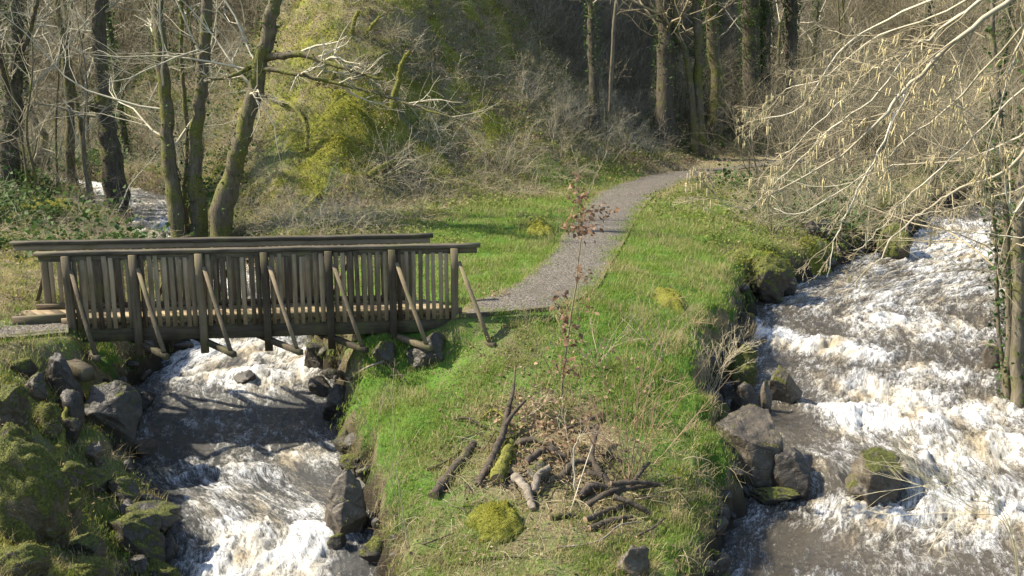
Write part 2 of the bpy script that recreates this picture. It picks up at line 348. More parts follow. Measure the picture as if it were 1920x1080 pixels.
# ------------------------------------------------------------------ land heights
LC = [(870, 590, -.02), (1000, 590, -.02), (960, 540, 0), (1060, 500, .0), (1100, 430, .0), (1160, 380, .02), (1230, 345, .02), (1330, 318, .02), (1450, 312, .05),
      (1200, 430, .0), (1290, 430, -.05), (1250, 520, -.1), (1350, 490, -.28), (1200, 600, -.22), (1310, 600, -.42), (1360, 560, -.5), (1340, 400, -.1), (900, 500, -.05), (900, 420, .08), (1000, 400, .1),
      (900, 640, -.32), (1000, 700, -.58), (800, 715, -.85), (740, 690, -.7), (1200, 700, -.55), (1320, 700, -.75), (1000, 800, -.92), (780, 780, -.9), (690, 830, -1.25), (1250, 820, -1.0), (1310, 800, -1.1),
      (1000, 900, -1.18), (720, 900, -1.38), (1300, 930, -1.42), (1000, 1000, -1.36), (1200, 1000, -1.42), (800, 1060, -1.6), (1300, 1070, -1.62), (720, 1000, -1.6), (1000, 1080, -1.5),
      (640, 640, -.55), (700, 640, -.35), (800, 560, -.15), (650, 540, -.35), (620, 470, -.35), (480, 430, -.2), (600, 430, .0), (750, 420, .1), (420, 450, -.35),
      (30, 620, -.02), (100, 640, -.05), (0, 680, -.12), (0, 740, -.3), (60, 730, -.45), (110, 700, -.5), (120, 790, -.95), (30, 860, -.75), (150, 900, -1.35), (60, 960, -1.15), (0, 1060, -1.1), (180, 1010, -1.6), (240, 1060, -1.95), (200, 690, -.95), (260, 690, -1.25),
      (100, 560, .0), (50, 480, .15), (150, 440, -.1), (40, 400, .45), (100, 395, .35), (180, 400, -.1),
      (1430, 480, -.35), (1480, 440, -.3), (1560, 440, -.4), (1640, 430, -.4), (1500, 380, -.1), (1560, 470, -.7), (1700, 400, -.2)]
LX = np.array([PZ(*c) for c in LC])
EX = np.array([[0, 6, -2.0], [.3, 8.5, -1.8], [0, 2, -2.2], [-9, 11, .0], [-8, 8, -.5], [-9, 4, -.6], [-12, 14, .2], [-14, 20, .3], [-20, 16, .6], [-20, 30, .8], [-6, 7, -1.6], [10, 9, -1.1], [9.5, 13, -.8], [12, 18, -.4], [15, 24, -.1],
               [20, 20, .6], [12, 4, -1], [22, 28, .3], [30, 30, 1], [14, 37, .1], [25, 41, .3], [40, 20, 3], [-35, 20, 2.5], [-35, 35, 1.2], [40, 45, .6], [-10, 36, .2], [-25, 41, .5], [-18, 40, .4], [-12, 29, .1]])
LX = np.vstack([LX, EX])
def tps(X, z, lam=.02):
    n = len(X); D = np.linalg.norm(X[:, None] - X[None], axis=-1); A = np.zeros((n + 3, n + 3))
    A[:n, :n] = -D - lam * np.eye(n) * -1 * 0 + lam * np.eye(n) * -1; A[:n, n] = 1; A[:n, n + 1:] = X; A[n, :n] = 1; A[n + 1:, :n] = X.T
    w = np.linalg.solve(A, np.concatenate([z, [0, 0, 0]]))
    def f(x, y):
        o = w[n] + w[n + 1] * x + w[n + 2] * y
        for i in range(n): o = o - w[i] * np.hypot(x - X[i, 0], y - X[i, 1])
        return o
    return f
_low = tps(LX[:, :2], LX[:, 2])
HB = np.array([(-80, 50), (-40, 45), (-26, 46.5), (-18, 42), (-13, 37.5), (-9.5, 30), (-6.5, 26.8), (-3.8, 26.6), (-1, 28.4), (1.5, 30.8), (4.5, 36), (7.4, 41.5), (14, 46.5), (25, 51), (60, 58), (120, 70)])
HX_ = np.arange(-90, 121, .5)
def hill(x, y):
    hs = np.gradient(np.interp(HX_, HB[:, 0], HB[:, 1]), HX_); hs = np.convolve(hs, np.ones(9) / 9, 'same')
    d = (y - np.interp(x, HB[:, 0], HB[:, 1])) / np.sqrt(1.2 + (.75 * np.interp(x, HX_, hs)) ** 2)
    d = d + 1.2 * fbm(x / 7, y / 7, 2, 5)
    e = np.where(d > 0, np.sqrt(d * d + .6) - .77, 0)
    rise = .84 * e * np.interp(x, [-5, 3, 10, 22, 40], [1, .52, .46, .7, .9])
    side = np.maximum(0, -x - 26) * .35 + np.maximum(0, x - 24 - np.maximum(0, 20 - y)) * .22
    return rise + side
def hgt(x, y):
    x = np.asarray(x, float); y = np.asarray(y, float)
    lo = _low(np.clip(x, -45, 50), np.clip(y, 0, 60))
    h = hill(x, y); hs = sstep(.1, 2.5, h)
    dp = np.minimum(seg_dist(x, y, polyP), seg_dist(x, y, polyQ)); pm = sstep(0, .35, dp)
    rough = (.05 * fbm(x * 1.7, y * 1.7, 3, 11) + .03 * fbm(x * 6, y * 6, 2, 12)) * pm
    bump = hs * (.36 * fbm(x / 2.6, y / 2.6, 4, 21) + .12 * fbm(x * 1.5, y * 1.5, 3, 22))
    z = lo * (1 - sstep(2, 6, h)) + np.minimum(lo, .6) * sstep(2, 6, h) * .3 + h + rough + bump
    z = np.where(dp < .25, np.minimum(z, -.02 + np.clip(lo, -.05, 5) * .0 + z * 0 + (.02 + .0 * z)), z) if False else z
    zp = np.interp(x, [-9, 8, 14, 32], [0, .02, .1, .6]) - .04
    z = z * pm + zp * (1 - pm)
    for poly, c in ((polyS, cS), (polyR, cR)):
        d = seg_dist(x, y, poly); n = .16 * fbm(x * 2.2, y * 2.2, 3, 31)
        wz = np.interp(y, c[:, 1], c[:, 2]) if poly is polyS or True else 0
        bed = wz - .45
        k = sstep(-.35, .42, d + n * 1.2)
        lift = np.maximum(z, wz + .12 + .2 * sstep(0, 1.2, d))
        z = np.where(d < 6, bed + (np.where(d < 2.5, lift, z) - bed) * k, z)
    return z
def axis(lo, hi, a, b, fine, g):
    x = list(np.arange(a, b, fine)); s = fine
    while x[-1] < hi: s *= g; x.append(x[-1] + s)
    s = fine; y = [a]
    while y[-1] > lo: s *= g; y.append(y[-1] - s)
    return np.array(y[:0:-1] + x)
GX = axis(-75, 85, -9.5, 8.5, .075, 1.04); GY = axis(1.5, 105, 9.5, 22.5, .075, 1.022)
XX, YY = np.meshgrid(GX, GY)
ZZ = hgt(XX, YY)
def gz(x, y):
    x = np.asarray(x, float); y = np.asarray(y, float)
    i = np.clip(np.searchsorted(GX, x) - 1, 0, len(GX) - 2); j = np.clip(np.searchsorted(GY, y) - 1, 0, len(GY) - 2)
    fx = np.clip((x - GX[i]) / (GX[i + 1] - GX[i]), 0, 1); fy = np.clip((y - GY[j]) / (GY[j + 1] - GY[j]), 0, 1)
    return (ZZ[j, i] * (1 - fx) + ZZ[j, i + 1] * fx) * (1 - fy) + (ZZ[j + 1, i] * (1 - fx) + ZZ[j + 1, i + 1] * fx) * fy
def G(u, v, dz=0):
    d = ray(u, v); t = np.arange(7, 110, .02); P = np.array([0, 0, CAMZ])[:, None] + d[:, None] * t / d[1]
    b = P[2] <= gz(P[0], P[1]) + dz; i = int(np.argmax(b)) if b.any() else len(t) - 1
    return P[:, i]
def onland(x, y):
    z = float(gz(x, y)); return np.array([x, y, z])
# cover masks -------------------------------------------------------
CV = [(900, 500, 1, 0), (1000, 460, 1, 0), (880, 430, .9, 0), (960, 400, .9, 0), (1020, 385, .9, 0), (1150, 330, .7, 0), (1080, 350, .6, 0), (1250, 430, 1, 0), (1300, 480, 1, 0), (1250, 560, 1, 0), (1180, 620, 1, 0), (1300, 620, .9, 0), (1330, 400, .8, 0), (1350, 520, .9, 0),
      (780, 780, 1.1, 0), (700, 800, 1, 0), (850, 720, .55, 0), (950, 660, .4, 0), (900, 625, .5, 0), (1230, 800, .9, 0), (1300, 800, 1, 0), (1250, 760, .9, 0), (760, 900, .7, 0), (700, 960, .6, 0), (860, 800, .65, 0), (1000, 1060, .45, 0), (1250, 1030, .55, 0), (1300, 930, .55, .2), (1200, 880, .5, .2),
      (830, 870, .35, 0), (1000, 860, .05, .1), (1050, 820, .05, 0), (1120, 900, .1, 0), (1100, 960, .25, 0), (950, 1040, .35, .1), (870, 1000, .45, .1), (1000, 720, .55, 0), (1100, 700, .6, 0), (1080, 760, .4, 0), (930, 760, .4, 0), (200, 685, 1, 0), (680, 670, 1, .1), (100, 720, .45, .6), (60, 900, .2, .7), (150, 940, .5, .3), (20, 1050, .2, .5),
      (40, 650, .3, .3), (520, 560, .3, 0), (500, 330, .35, .2), (600, 400, .12, .15), (760, 420, .4, 0), (680, 420, .2, .1), (700, 235, .2, .9), (640, 290, .3, .7), (560, 90, .15, .55), (620, 150, .15, .5), (800, 300, .2, .4), (1200, 200, .3, .3), (1000, 250, .3, .3), (1100, 280, .3, .15), (1200, 290, .15, 0), (950, 60, .25, .3), (850, 150, .25, .35),
      (700, 350, .3, .1), (900, 300, .1, .1), (100, 405, .5, .5), (50, 480, .15, .35), (50, 560, .1, .25), (130, 480, .15, .35), (1500, 475, .5, .1), (1440, 410, .05, 0), (1600, 420, .1, .1), (450, 250, .1, .2), (350, 200, .05, .1), (200, 150, .05, .05), (1420, 480, .6, .6), (1350, 60, .1, 0), (520, 300, .45, .45), (560, 230, .4, .5), (620, 330, .5, .4), (540, 150, .35, .55), (600, 60, .3, .5), (720, 130, .3, .45), (700, 60, .3, .4), (800, 240, .4, .35), (850, 220, .35, .3), (760, 350, .2, .25), (660, 380, .15, .2), (900, 340, .3, .15), (450, 380, .3, .3), (480, 60, .2, .4), (1000, 100, .25, .25), (1050, 180, .25, .25), (1180, 110, .25, .35), (1200, 250, .2, .1), (920, 180, .2, .2), (1230, 110, .1, .4), (1500, 300, .3, 0), (1420, 312, .3, .1), (1470, 314, .2, .1), (1560, 310, .3, .1)]
CP = np.array([list(G(a, b)[:2]) + [c, d] for a, b, c, d in CV]); CP = np.vstack([CP, [[-12, 12, .2, .4], [-10, 24, .1, 0], [-25, 30, .05, 0], [11, 14, .3, .1], [20, 25, .1, 0], [0, 60, .05, .1], [-30, 60, .05, .1], [40, 60, .05, 0], [0, 5, .7, 0]]])
def cover(x, y):
    x = x + .35 * fbm(x * .8, y * .8, 2, 41); sw = 0; a = 0; b = 0
    for cx, cy, g, m in CP:
        d2 = (x - cx) ** 2 + ((y - cy)) ** 2; wgt = 1 / (d2 + .05) ** 1.6; sw = sw + wgt; a = a + wgt * g; b = b + wgt * m
    return a / sw, b / sw
gA, mA = cover(XX, YY)
wS = seg_dist(XX, YY, polyS); wR = seg_dist(XX, YY, polyR); wd = np.minimum(wS, wR)
wl = np.interp(YY, cS[:, 1], cS[:, 2]) * (wS < wR) + np.interp(YY, cR[:, 1], cR[:, 2]) * (wS >= wR)
gx_ = np.gradient(ZZ, GX, axis=1); gy_ = np.gradient(ZZ, GY, axis=0); slope = np.hypot(gx_, gy_)
gA = gA * (1 - .85 * sstep(1.8, 3.2, slope) * (wd < 2.2)); mA = np.where(hill(XX, YY) > .3, mA + .42 * sstep(-.1, .6, fbm(XX * .45, YY * .45, 3, 47)), mA)
wet = np.where(wd < 2, 1 - sstep(.15, .8, ZZ - wl + .1 * fbm(XX * 3, YY * 3, 2, 51)), 0)
ny, nx = XX.shape; I = np.arange(ny * nx).reshape(ny, nx)
F = np.stack([I[:-1, :-1], I[:-1, 1:], I[1:, 1:], I[1:, :-1]], -1).reshape(-1, 4)
tag(obj('ground', mesh('ground', np.stack([XX, YY, ZZ], -1).reshape(-1, 3), [F], M['ground'], attrs={'grass': gA.ravel(), 'moss': mA.ravel(), 'wet': wet.ravel()})),
    'grassy and leaf-strewn ground of the valley with its wooded slope', 'ground', kind='structure')
def gridA(A, x, y):
    i = np.clip(np.searchsorted(GX, x), 0, nx - 1); j = np.clip(np.searchsorted(GY, y), 0, ny - 1); return A[j, i]

# ------------------------------------------------------------------ sheets between two edges
def sheet(L, Rr, ds, ext=0.):
    c = (L + Rr) / 2; s = np.concatenate([[0], np.cumsum(np.linalg.norm(np.diff(c[:, :2], axis=0), axis=1))])
    n = int(s[-1] / ds) + 1; ss = np.linspace(0, s[-1], n)
    def rs(A):
        k = resample(A, (len(A) - 1) * 12 + 1); cc = np.concatenate([[0], np.cumsum(np.linalg.norm(np.diff(resample(c, (len(A) - 1) * 12 + 1)[:, :2], axis=0), axis=1))])
        return np.stack([np.interp(ss * cc[-1] / s[-1], cc, k[:, i]) for i in range(3)], -1)
    l, r = rs(L), rs(Rr); wdt = np.linalg.norm(r - l, axis=1); m = int((wdt.max() + 2 * ext) / ds) + 1
    t = np.linspace(0, 1, m)[None, :, None]; e = (ext / wdt)[:, None, None]; t2 = -e + t * (1 + 2 * e)
    P = l[:, None] * (1 - t2) + r[:, None] * t2
    S = np.repeat(ss[:, None], m, 1); T = t2[..., 0] * wdt[:, None]
    J = np.arange(n * m).reshape(n, m); Fq = np.stack([J[:-1, :-1], J[:-1, 1:], J[1:, 1:], J[1:, :-1]], -1).reshape(-1, 4)
    return P, S, T, t2[..., 0], Fq
P_, S_, T_, tt, Fq = sheet(pL, pR, .12, .02)
P_[..., 2] = np.interp(P_[..., 0], [-9, 8, 14, 32], [0, .02, .1, .6]) + .025 - .1 * np.abs(tt - .5) ** 2 + .008 * fbm(P_[..., 0] * 3, P_[..., 1] * 3, 3, 61)
ed = np.clip(np.abs(tt - .5) * 2, 0, 1.3)
tag(obj('path', mesh('path', P_.reshape(-1, 3), [Fq], M['gravel'], attrs={'edge': (sstep(.6, 1.05, ed)).ravel()})), 'grey gravel footpath curving from the bridge into the wood', 'path', kind='structure')
n = 30; a = np.linspace(0, 1, n)[None, :, None]; b = np.linspace(0, 1, 14)[:, None, None]
P_ = (q[0] * (1 - a) + q[1] * a) * (1 - b) + (q[3] * (1 - a) + q[2] * a) * b; P_[..., 2] = .012 + .01 * fbm(P_[..., 0] * 2, P_[..., 1] * 2, 3, 62)
J = np.arange(14 * n).reshape(14, n); Fq = np.stack([J[1:, :-1], J[1:, 1:], J[:-1, 1:], J[:-1, :-1]], -1).reshape(-1, 4)
tag(obj('path', mesh('path_end', P_.reshape(-1, 3), [Fq], M['gravel'], attrs={'edge': np.zeros(14 * n)})), 'short grey path running off the left end of the bridge', 'path', kind='structure')
# ------------------------------------------------------------------ water
def water(name, label, L, Rr, ds, mat, spots, humps, seed, amp, base):
    P, S, T, t2, Fq = sheet(L, Rr, ds, .55)
    x, y = P[..., 0], P[..., 1]
    f = np.full(x.shape, base); rg = np.full(x.shape, .35); tan = np.zeros(x.shape)
    for u, v, zz, rx, ry, k in spots:
        c = PZ(u, v, zz); g = np.exp(-((x - c[0]) / rx) ** 2 - ((y - c[1]) / ry) ** 2); f += k * g; rg += max(0, k) * 1.2 * g - .3 * g * (k < 0)
    wx = .5 * fbm(S * .6, T * .6, 2, seed + 3)
    big = fbm(S * .55 + wx, T * .8, 3, seed); mid = fbm(S * 1.6 + wx, T * 2.3 - wx, 4, seed + 10)
    rid = 1 - np.abs(fbm(S * 1.15 + 1.2 * wx, T * 1.7 + wx, 3, seed + 20)) * 1.7
    fine = fbm(S * 5.5 + 3 * wx, T * 8, 4, seed + 30, .6); fine = .5 * fine + 1.3 * (.5 - np.abs(fbm(S * 4.2 - 2 * wx, T * 5.5 + wx, 3, seed + 60, .55)))
    rg = np.clip(rg, .3, 1.0)
    dz = amp * (rg * (.9 * big + .55 * mid + .6 * np.clip(rid, 0, 1) ** 2) + .42 * (.35 + .65 * rg) * fine)
    for u, v, zz, rx, ry, k in humps:
        c = PZ(u, v, zz); dz = dz + k * np.exp(-((x - c[0]) / rx) ** 2 - ((y - c[1]) / ry) ** 2)
    crest = np.clip(rid, 0, 1) ** 3
    f = f + .30 * crest * rg + .25 * mid * rg + .2 * fine + .2 * big
    edge = np.minimum(t2, 1 - t2) * np.linalg.norm(P[:, -1] - P[:, 0], axis=1)[:, None]
    f = f - .25 * (1 - sstep(-.3, .35, edge))
    tan = .5 + .9 * fbm(S * .9, T * 1.3, 3, seed + 40) - .5 * crest
    f = np.minimum(f, .95)
    P[..., 2] += dz - amp * .3
    uv = np.stack([S, T], -1).reshape(-1, 2)
    tag(obj(name, mesh(name, P.reshape(-1, 3), [Fq], mat, uv=uv, attrs={'foam': f.ravel(), 'tan': tan.ravel()})), label, 'water', kind='structure')
    return P
SP_S = [(430, 690, -1.5, .7, .5, .5), (560, 690, -1.5, .5, .6, .45), (470, 650, -1.38, .9, .5, .6), (350, 655, -1.4, .5, .5, .4), (540, 660, -1.4, .5, .5, .4), (330, 700, -1.6, .5, .5, .25), (480, 720, -1.6, .8, .4, .35), (480, 790, -1.75, 1.0, .45, .0), (560, 830, -1.8, .8, .4, .08), (300, 810, -1.8, .5, .4, 0),
        (340, 880, -1.9, .5, .3, .35), (440, 890, -1.9, .5, .35, .4), (560, 860, -1.85, .6, .3, .25), (520, 930, -2, .35, .35, .3), (440, 980, -2.05, .33, .4, .65), (455, 1035, -2.15, .4, .45, .95), (590, 1000, -2.1, .4, .3, .7), (570, 1050, -2.2, .35, .4, .7), (500, 1070, -2.2, .6, .4, .5), (350, 1060, -2.2, .3, .3, .3), (580, 950, -2., .3, .3, .35), (400, 940, -2, .4, .3, .2),
        (650, 1060, -2.2, .4, .3, -.25), (270, 430, -.68, 1.1, 2.5, .55), (90, 352, -.2, 2.5, 2.5, .75), (420, 540, -1.1, .6, 2, .4), (470, 590, -1.2, .6, 1, .4)]
HU_S = [(460, 1030, -2.15, .35, .4, .09), (590, 1000, -2.1, .35, .3, .08), (400, 1000, -2.1, .25, .3, -.08), (520, 1010, -2.1, .2, .3, -.1), (440, 885, -1.9, 1.0, .2, .1), (480, 705, -1.6, .5, .25, .12), (480, 780, -1.75, 1.2, .4, -.06)]
water('stream', 'narrow fast stream with white water running under the footbridge', sL, sR, .04, M['stream'], SP_S, HU_S, 100, .075, .22)
SP_R = [(1450, 625, -1.4, .5, .45, .8), (1530, 645, -1.45, .7, .4, .85), (1620, 665, -1.5, .6, .4, .55), (1640, 610, -1.4, 1.0, .8, .2), (1800, 620, -1.4, 1.0, .8, .35), (1620, 720, -1.6, .6, .5, .6), (1600, 765, -1.7, .7, .4, .9), (1700, 740, -1.65, .7, .5, .6), (1640, 790, -1.7, .7, .4, .7), (1760, 700, -1.6, .8, .5, .5), (1800, 780, -1.7, .8, .5, .55), (1880, 850, -1.85, .7, .5, .7), (1760, 860, -1.85, .6, .5, .5), (1900, 940, -2, .7, .5, .6), (1800, 960, -2.1, .6, .5, .45), (1640, 965, -2.12, .7, .25, .5), (1560, 945, -2.1, .35, .25, .4), (1700, 1000, -2.15, .7, .4, .3),
        (1460, 800, -1.74, .7, .5, -.3), (1450, 770, -1.7, .5, .4, -.3), (1480, 1030, -2.2, .8, .5, -.12), (1640, 1050, -2.2, .7, .4, -.05), (1500, 600, -1.35, .5, .8, -.15), (1600, 560, -1.25, 1.5, 1.5, .28), (1750, 520, -1.1, 1.5, 2, .25), (1760, 470, -.95, 2, 2, .4), (1780, 440, -.85, 2, 2, .45), (1700, 600, -1.3, .8, .5, .15), (1880, 760, -1.7, .5, .4, .4), (1700, 910, -1.95, .4, .5, .15)]
HU_R = [(1620, 700, -1.55, .9, .3, .18), (1640, 740, -1.6, .9, .3, -.1), (1600, 775, -1.7, .8, .3, .12), (1740, 800, -1.7, .6, .3, .14), (1700, 890, -1.9, .35, .45, .25), (1530, 640, -1.45, .9, .3, .1), (1850, 830, -1.8, .7, .3, .14), (1560, 905, -2, .22, .5, .16)]
water('river', 'wide river in spate with white and tan rapids', rL, rR, .05, M['river'], SP_R, HU_R, 200, .1, .26)
# ------------------------------------------------------------------ footbridge
A0 = PZ(65, 478, 1.1); B0 = PZ(900, 461, 1.1); A1 = PZ(20, 458, 1.1); B1 = PZ(818, 443, 1.1)
ang = math.atan2(B0[1] - A0[1], B0[0] - A0[0]); LEN = float(np.hypot(*(B0 - A0)[:2]))
bo = np.array([A0[0], A0[1], 0.])
br = empty('footbridge', bo, 'weathered wooden footbridge with upright balusters crossing the narrow stream', 'bridge', rz=ang)
ca, sa = math.cos(ang), math.sin(ang)
def loc(p): d = np.asarray(p)[:2] - bo[:2]; return np.array([d[0] * ca + d[1] * sa, -d[0] * sa + d[1] * ca])
K1 = loc(A1); LB = float(loc(B1)[0]) - K1[0]; SK = K1                     # skew offset of the far railing
W1 = float(K1[1]); sk = K1[0]
out = nrm(np.array([-sk, -W1]))                                          # the way the cross timbers point, towards the stream below
rb = np.random.default_rng(7)
def tim(name, p0, p1, w, h, mat, up=(0, 0, 1), ch=.008):
    V, Fs = beam(p0, p1, w, h, up, ch, int(rb.integers(1e6))); return obj(name, mesh(name, V, Fs, M[mat], smooth=False), br)
posts = [.47 + i * (LEN - .47 - .42) / 6 for i in range(7)]
bal_me = []
for k in range(6):
    V, Fs = beam((0, 0, 0), (0, 0, 1.08 + .012 * k), .064 + .004 * (k % 3), .026, (0, 1, 0), .005, 50 + k); bal_me.append(mesh('baluster', V, Fs, M['woodv'], smooth=False))
for side in (0, 1):
    ox, oy = (0, 0) if side == 0 else (sk, W1); sg = -1 if side == 0 else 1
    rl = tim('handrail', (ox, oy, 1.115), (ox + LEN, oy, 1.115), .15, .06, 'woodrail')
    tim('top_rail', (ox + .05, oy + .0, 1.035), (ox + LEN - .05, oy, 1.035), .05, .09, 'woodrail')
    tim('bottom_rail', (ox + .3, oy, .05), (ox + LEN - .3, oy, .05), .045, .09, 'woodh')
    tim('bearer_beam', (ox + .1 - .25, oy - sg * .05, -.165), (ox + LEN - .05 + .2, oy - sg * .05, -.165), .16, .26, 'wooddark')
    for i, px in enumerate(posts):
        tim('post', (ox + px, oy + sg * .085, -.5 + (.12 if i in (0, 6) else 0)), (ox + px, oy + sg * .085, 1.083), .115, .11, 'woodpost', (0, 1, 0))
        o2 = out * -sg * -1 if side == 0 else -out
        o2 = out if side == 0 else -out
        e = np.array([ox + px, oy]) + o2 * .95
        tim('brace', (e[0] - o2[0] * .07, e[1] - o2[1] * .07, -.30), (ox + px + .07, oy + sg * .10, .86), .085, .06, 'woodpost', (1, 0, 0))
        if i < 6:
            nb = 8; x0 = posts[i]; x1 = posts[i + 1]
            for j in range(nb):
                x = x0 + (x1 - x0) * (j + 1) / (nb + 1) + rb.normal(0, .006)
                o = obj('baluster', bal_me[int(rb.integers(6))], br, (ox + x, oy + sg * .038, -.075 + rb.normal(0, .008))); o.rotation_euler = (0, rb.normal(0, .006), rb.normal(0, .04))
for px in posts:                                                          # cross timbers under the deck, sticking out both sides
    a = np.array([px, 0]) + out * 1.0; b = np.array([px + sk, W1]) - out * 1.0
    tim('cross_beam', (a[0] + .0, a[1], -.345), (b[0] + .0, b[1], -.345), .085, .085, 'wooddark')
npl = 46
pv, pf = beam((0, 0, 0), (sk, W1, 0), .135, .045, (0, 0, 1), .006, 3)
pm_ = mesh('deck_plank', pv, pf, M['woodh'], smooth=False)
for i in range(npl):
    obj('deck_plank', pm_, br, (.12 + i * (LEN - .2) / npl, 0, -.018 + rb.normal(0, .003)))
# timbers at the ends of the bridge
def timber(name, label, cat, p0, p1, w, h, mat, group=None):
    V, Fs = beam(np.asarray(p0), np.asarray(p1), w, h, (0, 0, 1), .012, 5); c = (np.asarray(p0) + np.asarray(p1)) / 2
    return tag(obj(name, mesh(name, V - c, Fs, M[mat], smooth=False), None, c), label, cat, group)
e0, e1 = PZ(858, 594, .0), PZ(1050, 578, .0)
timber('edging_board', 'long timber edging board along the near end of the gravel path', 'board', e0 - [0, 0, .06], e1 - [0, 0, .06], .05, .2, 'woodh')
timber('edging_board', 'dark timber edging board below the left end of the path', 'board', PZ(-150, 656, -.1), PZ(122, 632, -.1), .07, .24, 'wooddark')
timber('kick_board', 'thick dark board lying on edge behind the far left railing', 'board', PZ(24, 603, .06), PZ(150, 596, .06), .08, .16, 'wooddark')
timber('timber_block', 'short sawn timber block end under the left end of the bridge', 'timber', PZ(90, 676, -.42), PZ(120, 664, -.42), .16, .14, 'woodh')
timber('sill_beam', 'heavy timber sill below the left abutment of the bridge', 'timber', PZ(60, 650, -.38), PZ(165, 702, -.45), .2, .2, 'wooddark')
# ------------------------------------------------------------------ stones
def ico(n):
    import bmesh
    bm = bmesh.new(); bmesh.ops.create_icosphere(bm, subdivisions=n, radius=1)
    V = np.array([v.co[:] for v in bm.verts]); Fq = np.array([[v.index for v in f.verts] for f in bm.faces]); bm.free(); return V, Fq
ICO = {n: ico(n) for n in (3, 4, 5)}
def wlev(x, y):
    a = float(seg_dist(np.array([x]), np.array([y]), polyS)[0]); b = float(seg_dist(np.array([x]), np.array([y]), polyR)[0])
    z = float(gz(x, y))
    if a < 0: z = max(z, float(np.interp(y, cS[:, 1], cS[:, 2])))
    if b < 0: z = max(z, float(np.interp(y, cR[:, 1], cR[:, 2])))
    return z
def GW(u, v):
    g_ = G(u, v); z = g_[2]
    if min(seg_dist(g_[:1], g_[1:2], polyS)[0], seg_dist(g_[:1], g_[1:2], polyR)[0]) > .1: return g_
    for _ in range(12):
        p = PZ(u, v, z); z = .5 * z + .5 * wlev(p[0], p[1])
    return PZ(u, v, z)
def noise3(P, f, o, seed): return (fbm(P[:, 0] * f + 3 * P[:, 2] * f * .37, P[:, 1] * f + P[:, 2] * f * .93, o, seed) + fbm(P[:, 2] * f + 5, P[:, 0] * f * .8 - P[:, 1] * f * .6, o, seed + 7)) * .6
def rock_mesh(name, sx, sy, sz, seed, cuts=9, rough=.16, mat='rock', lev=4, soft=.8, flat=0):
    rr = np.random.default_rng(seed); V, Fq = ICO[lev]; V = V.copy()
    for k in range(cuts):
        n = nrm(rr.normal(0, 1, 3) * [1, 1, .8]); d = rr.uniform(.5, .82); s = V @ n - d; V = V - np.where(s > 0, s, 0)[:, None] * n * soft
    if flat:
        for n, d in ((nrm(np.array([.12, -.22, 1.])), .34), (nrm(np.array([.9, -.5, .1])), .62), (nrm(np.array([-.2, -1, .25])), .55)): q_ = V @ n - d; V = V - np.where(q_ > 0, q_, 0)[:, None] * n
    V = V * (1 + rough * noise3(V, 1.6, 3, seed)[:, None]) + nrm(V) * (.03 * noise3(V, 5, 4, seed + 3))[:, None]
    V = V * [sx, sy, sz]
    return mesh(name, V, [Fq], M[mat])
def fuzz(rng, P, N, size, n, name, mat, parent, spread=.6):
    """n small fronds standing on points P with normals N"""
    i = rng.integers(0, len(P), n); d = nrm(N[i] + rng.normal(0, spread, (n, 3))); s = nrm(np.cross(d, rng.normal(0, 1, (n, 3))))
    L = size * rng.uniform(.5, 1.3, n)[:, None]; b = P[i] + rng.normal(0, size * .4, (n, 3))
    V = np.stack([b - s * L * .22, b + s * L * .22, b + d * L + s * L * .05], 1).reshape(-1, 3)
    return tag(obj(name, mesh(name, V, [np.arange(3 * n).reshape(-1, 3)], M[mat], attrs={'tone': np.repeat(rng.uniform(0, 1, n), 3)}), parent), kind='stuff')
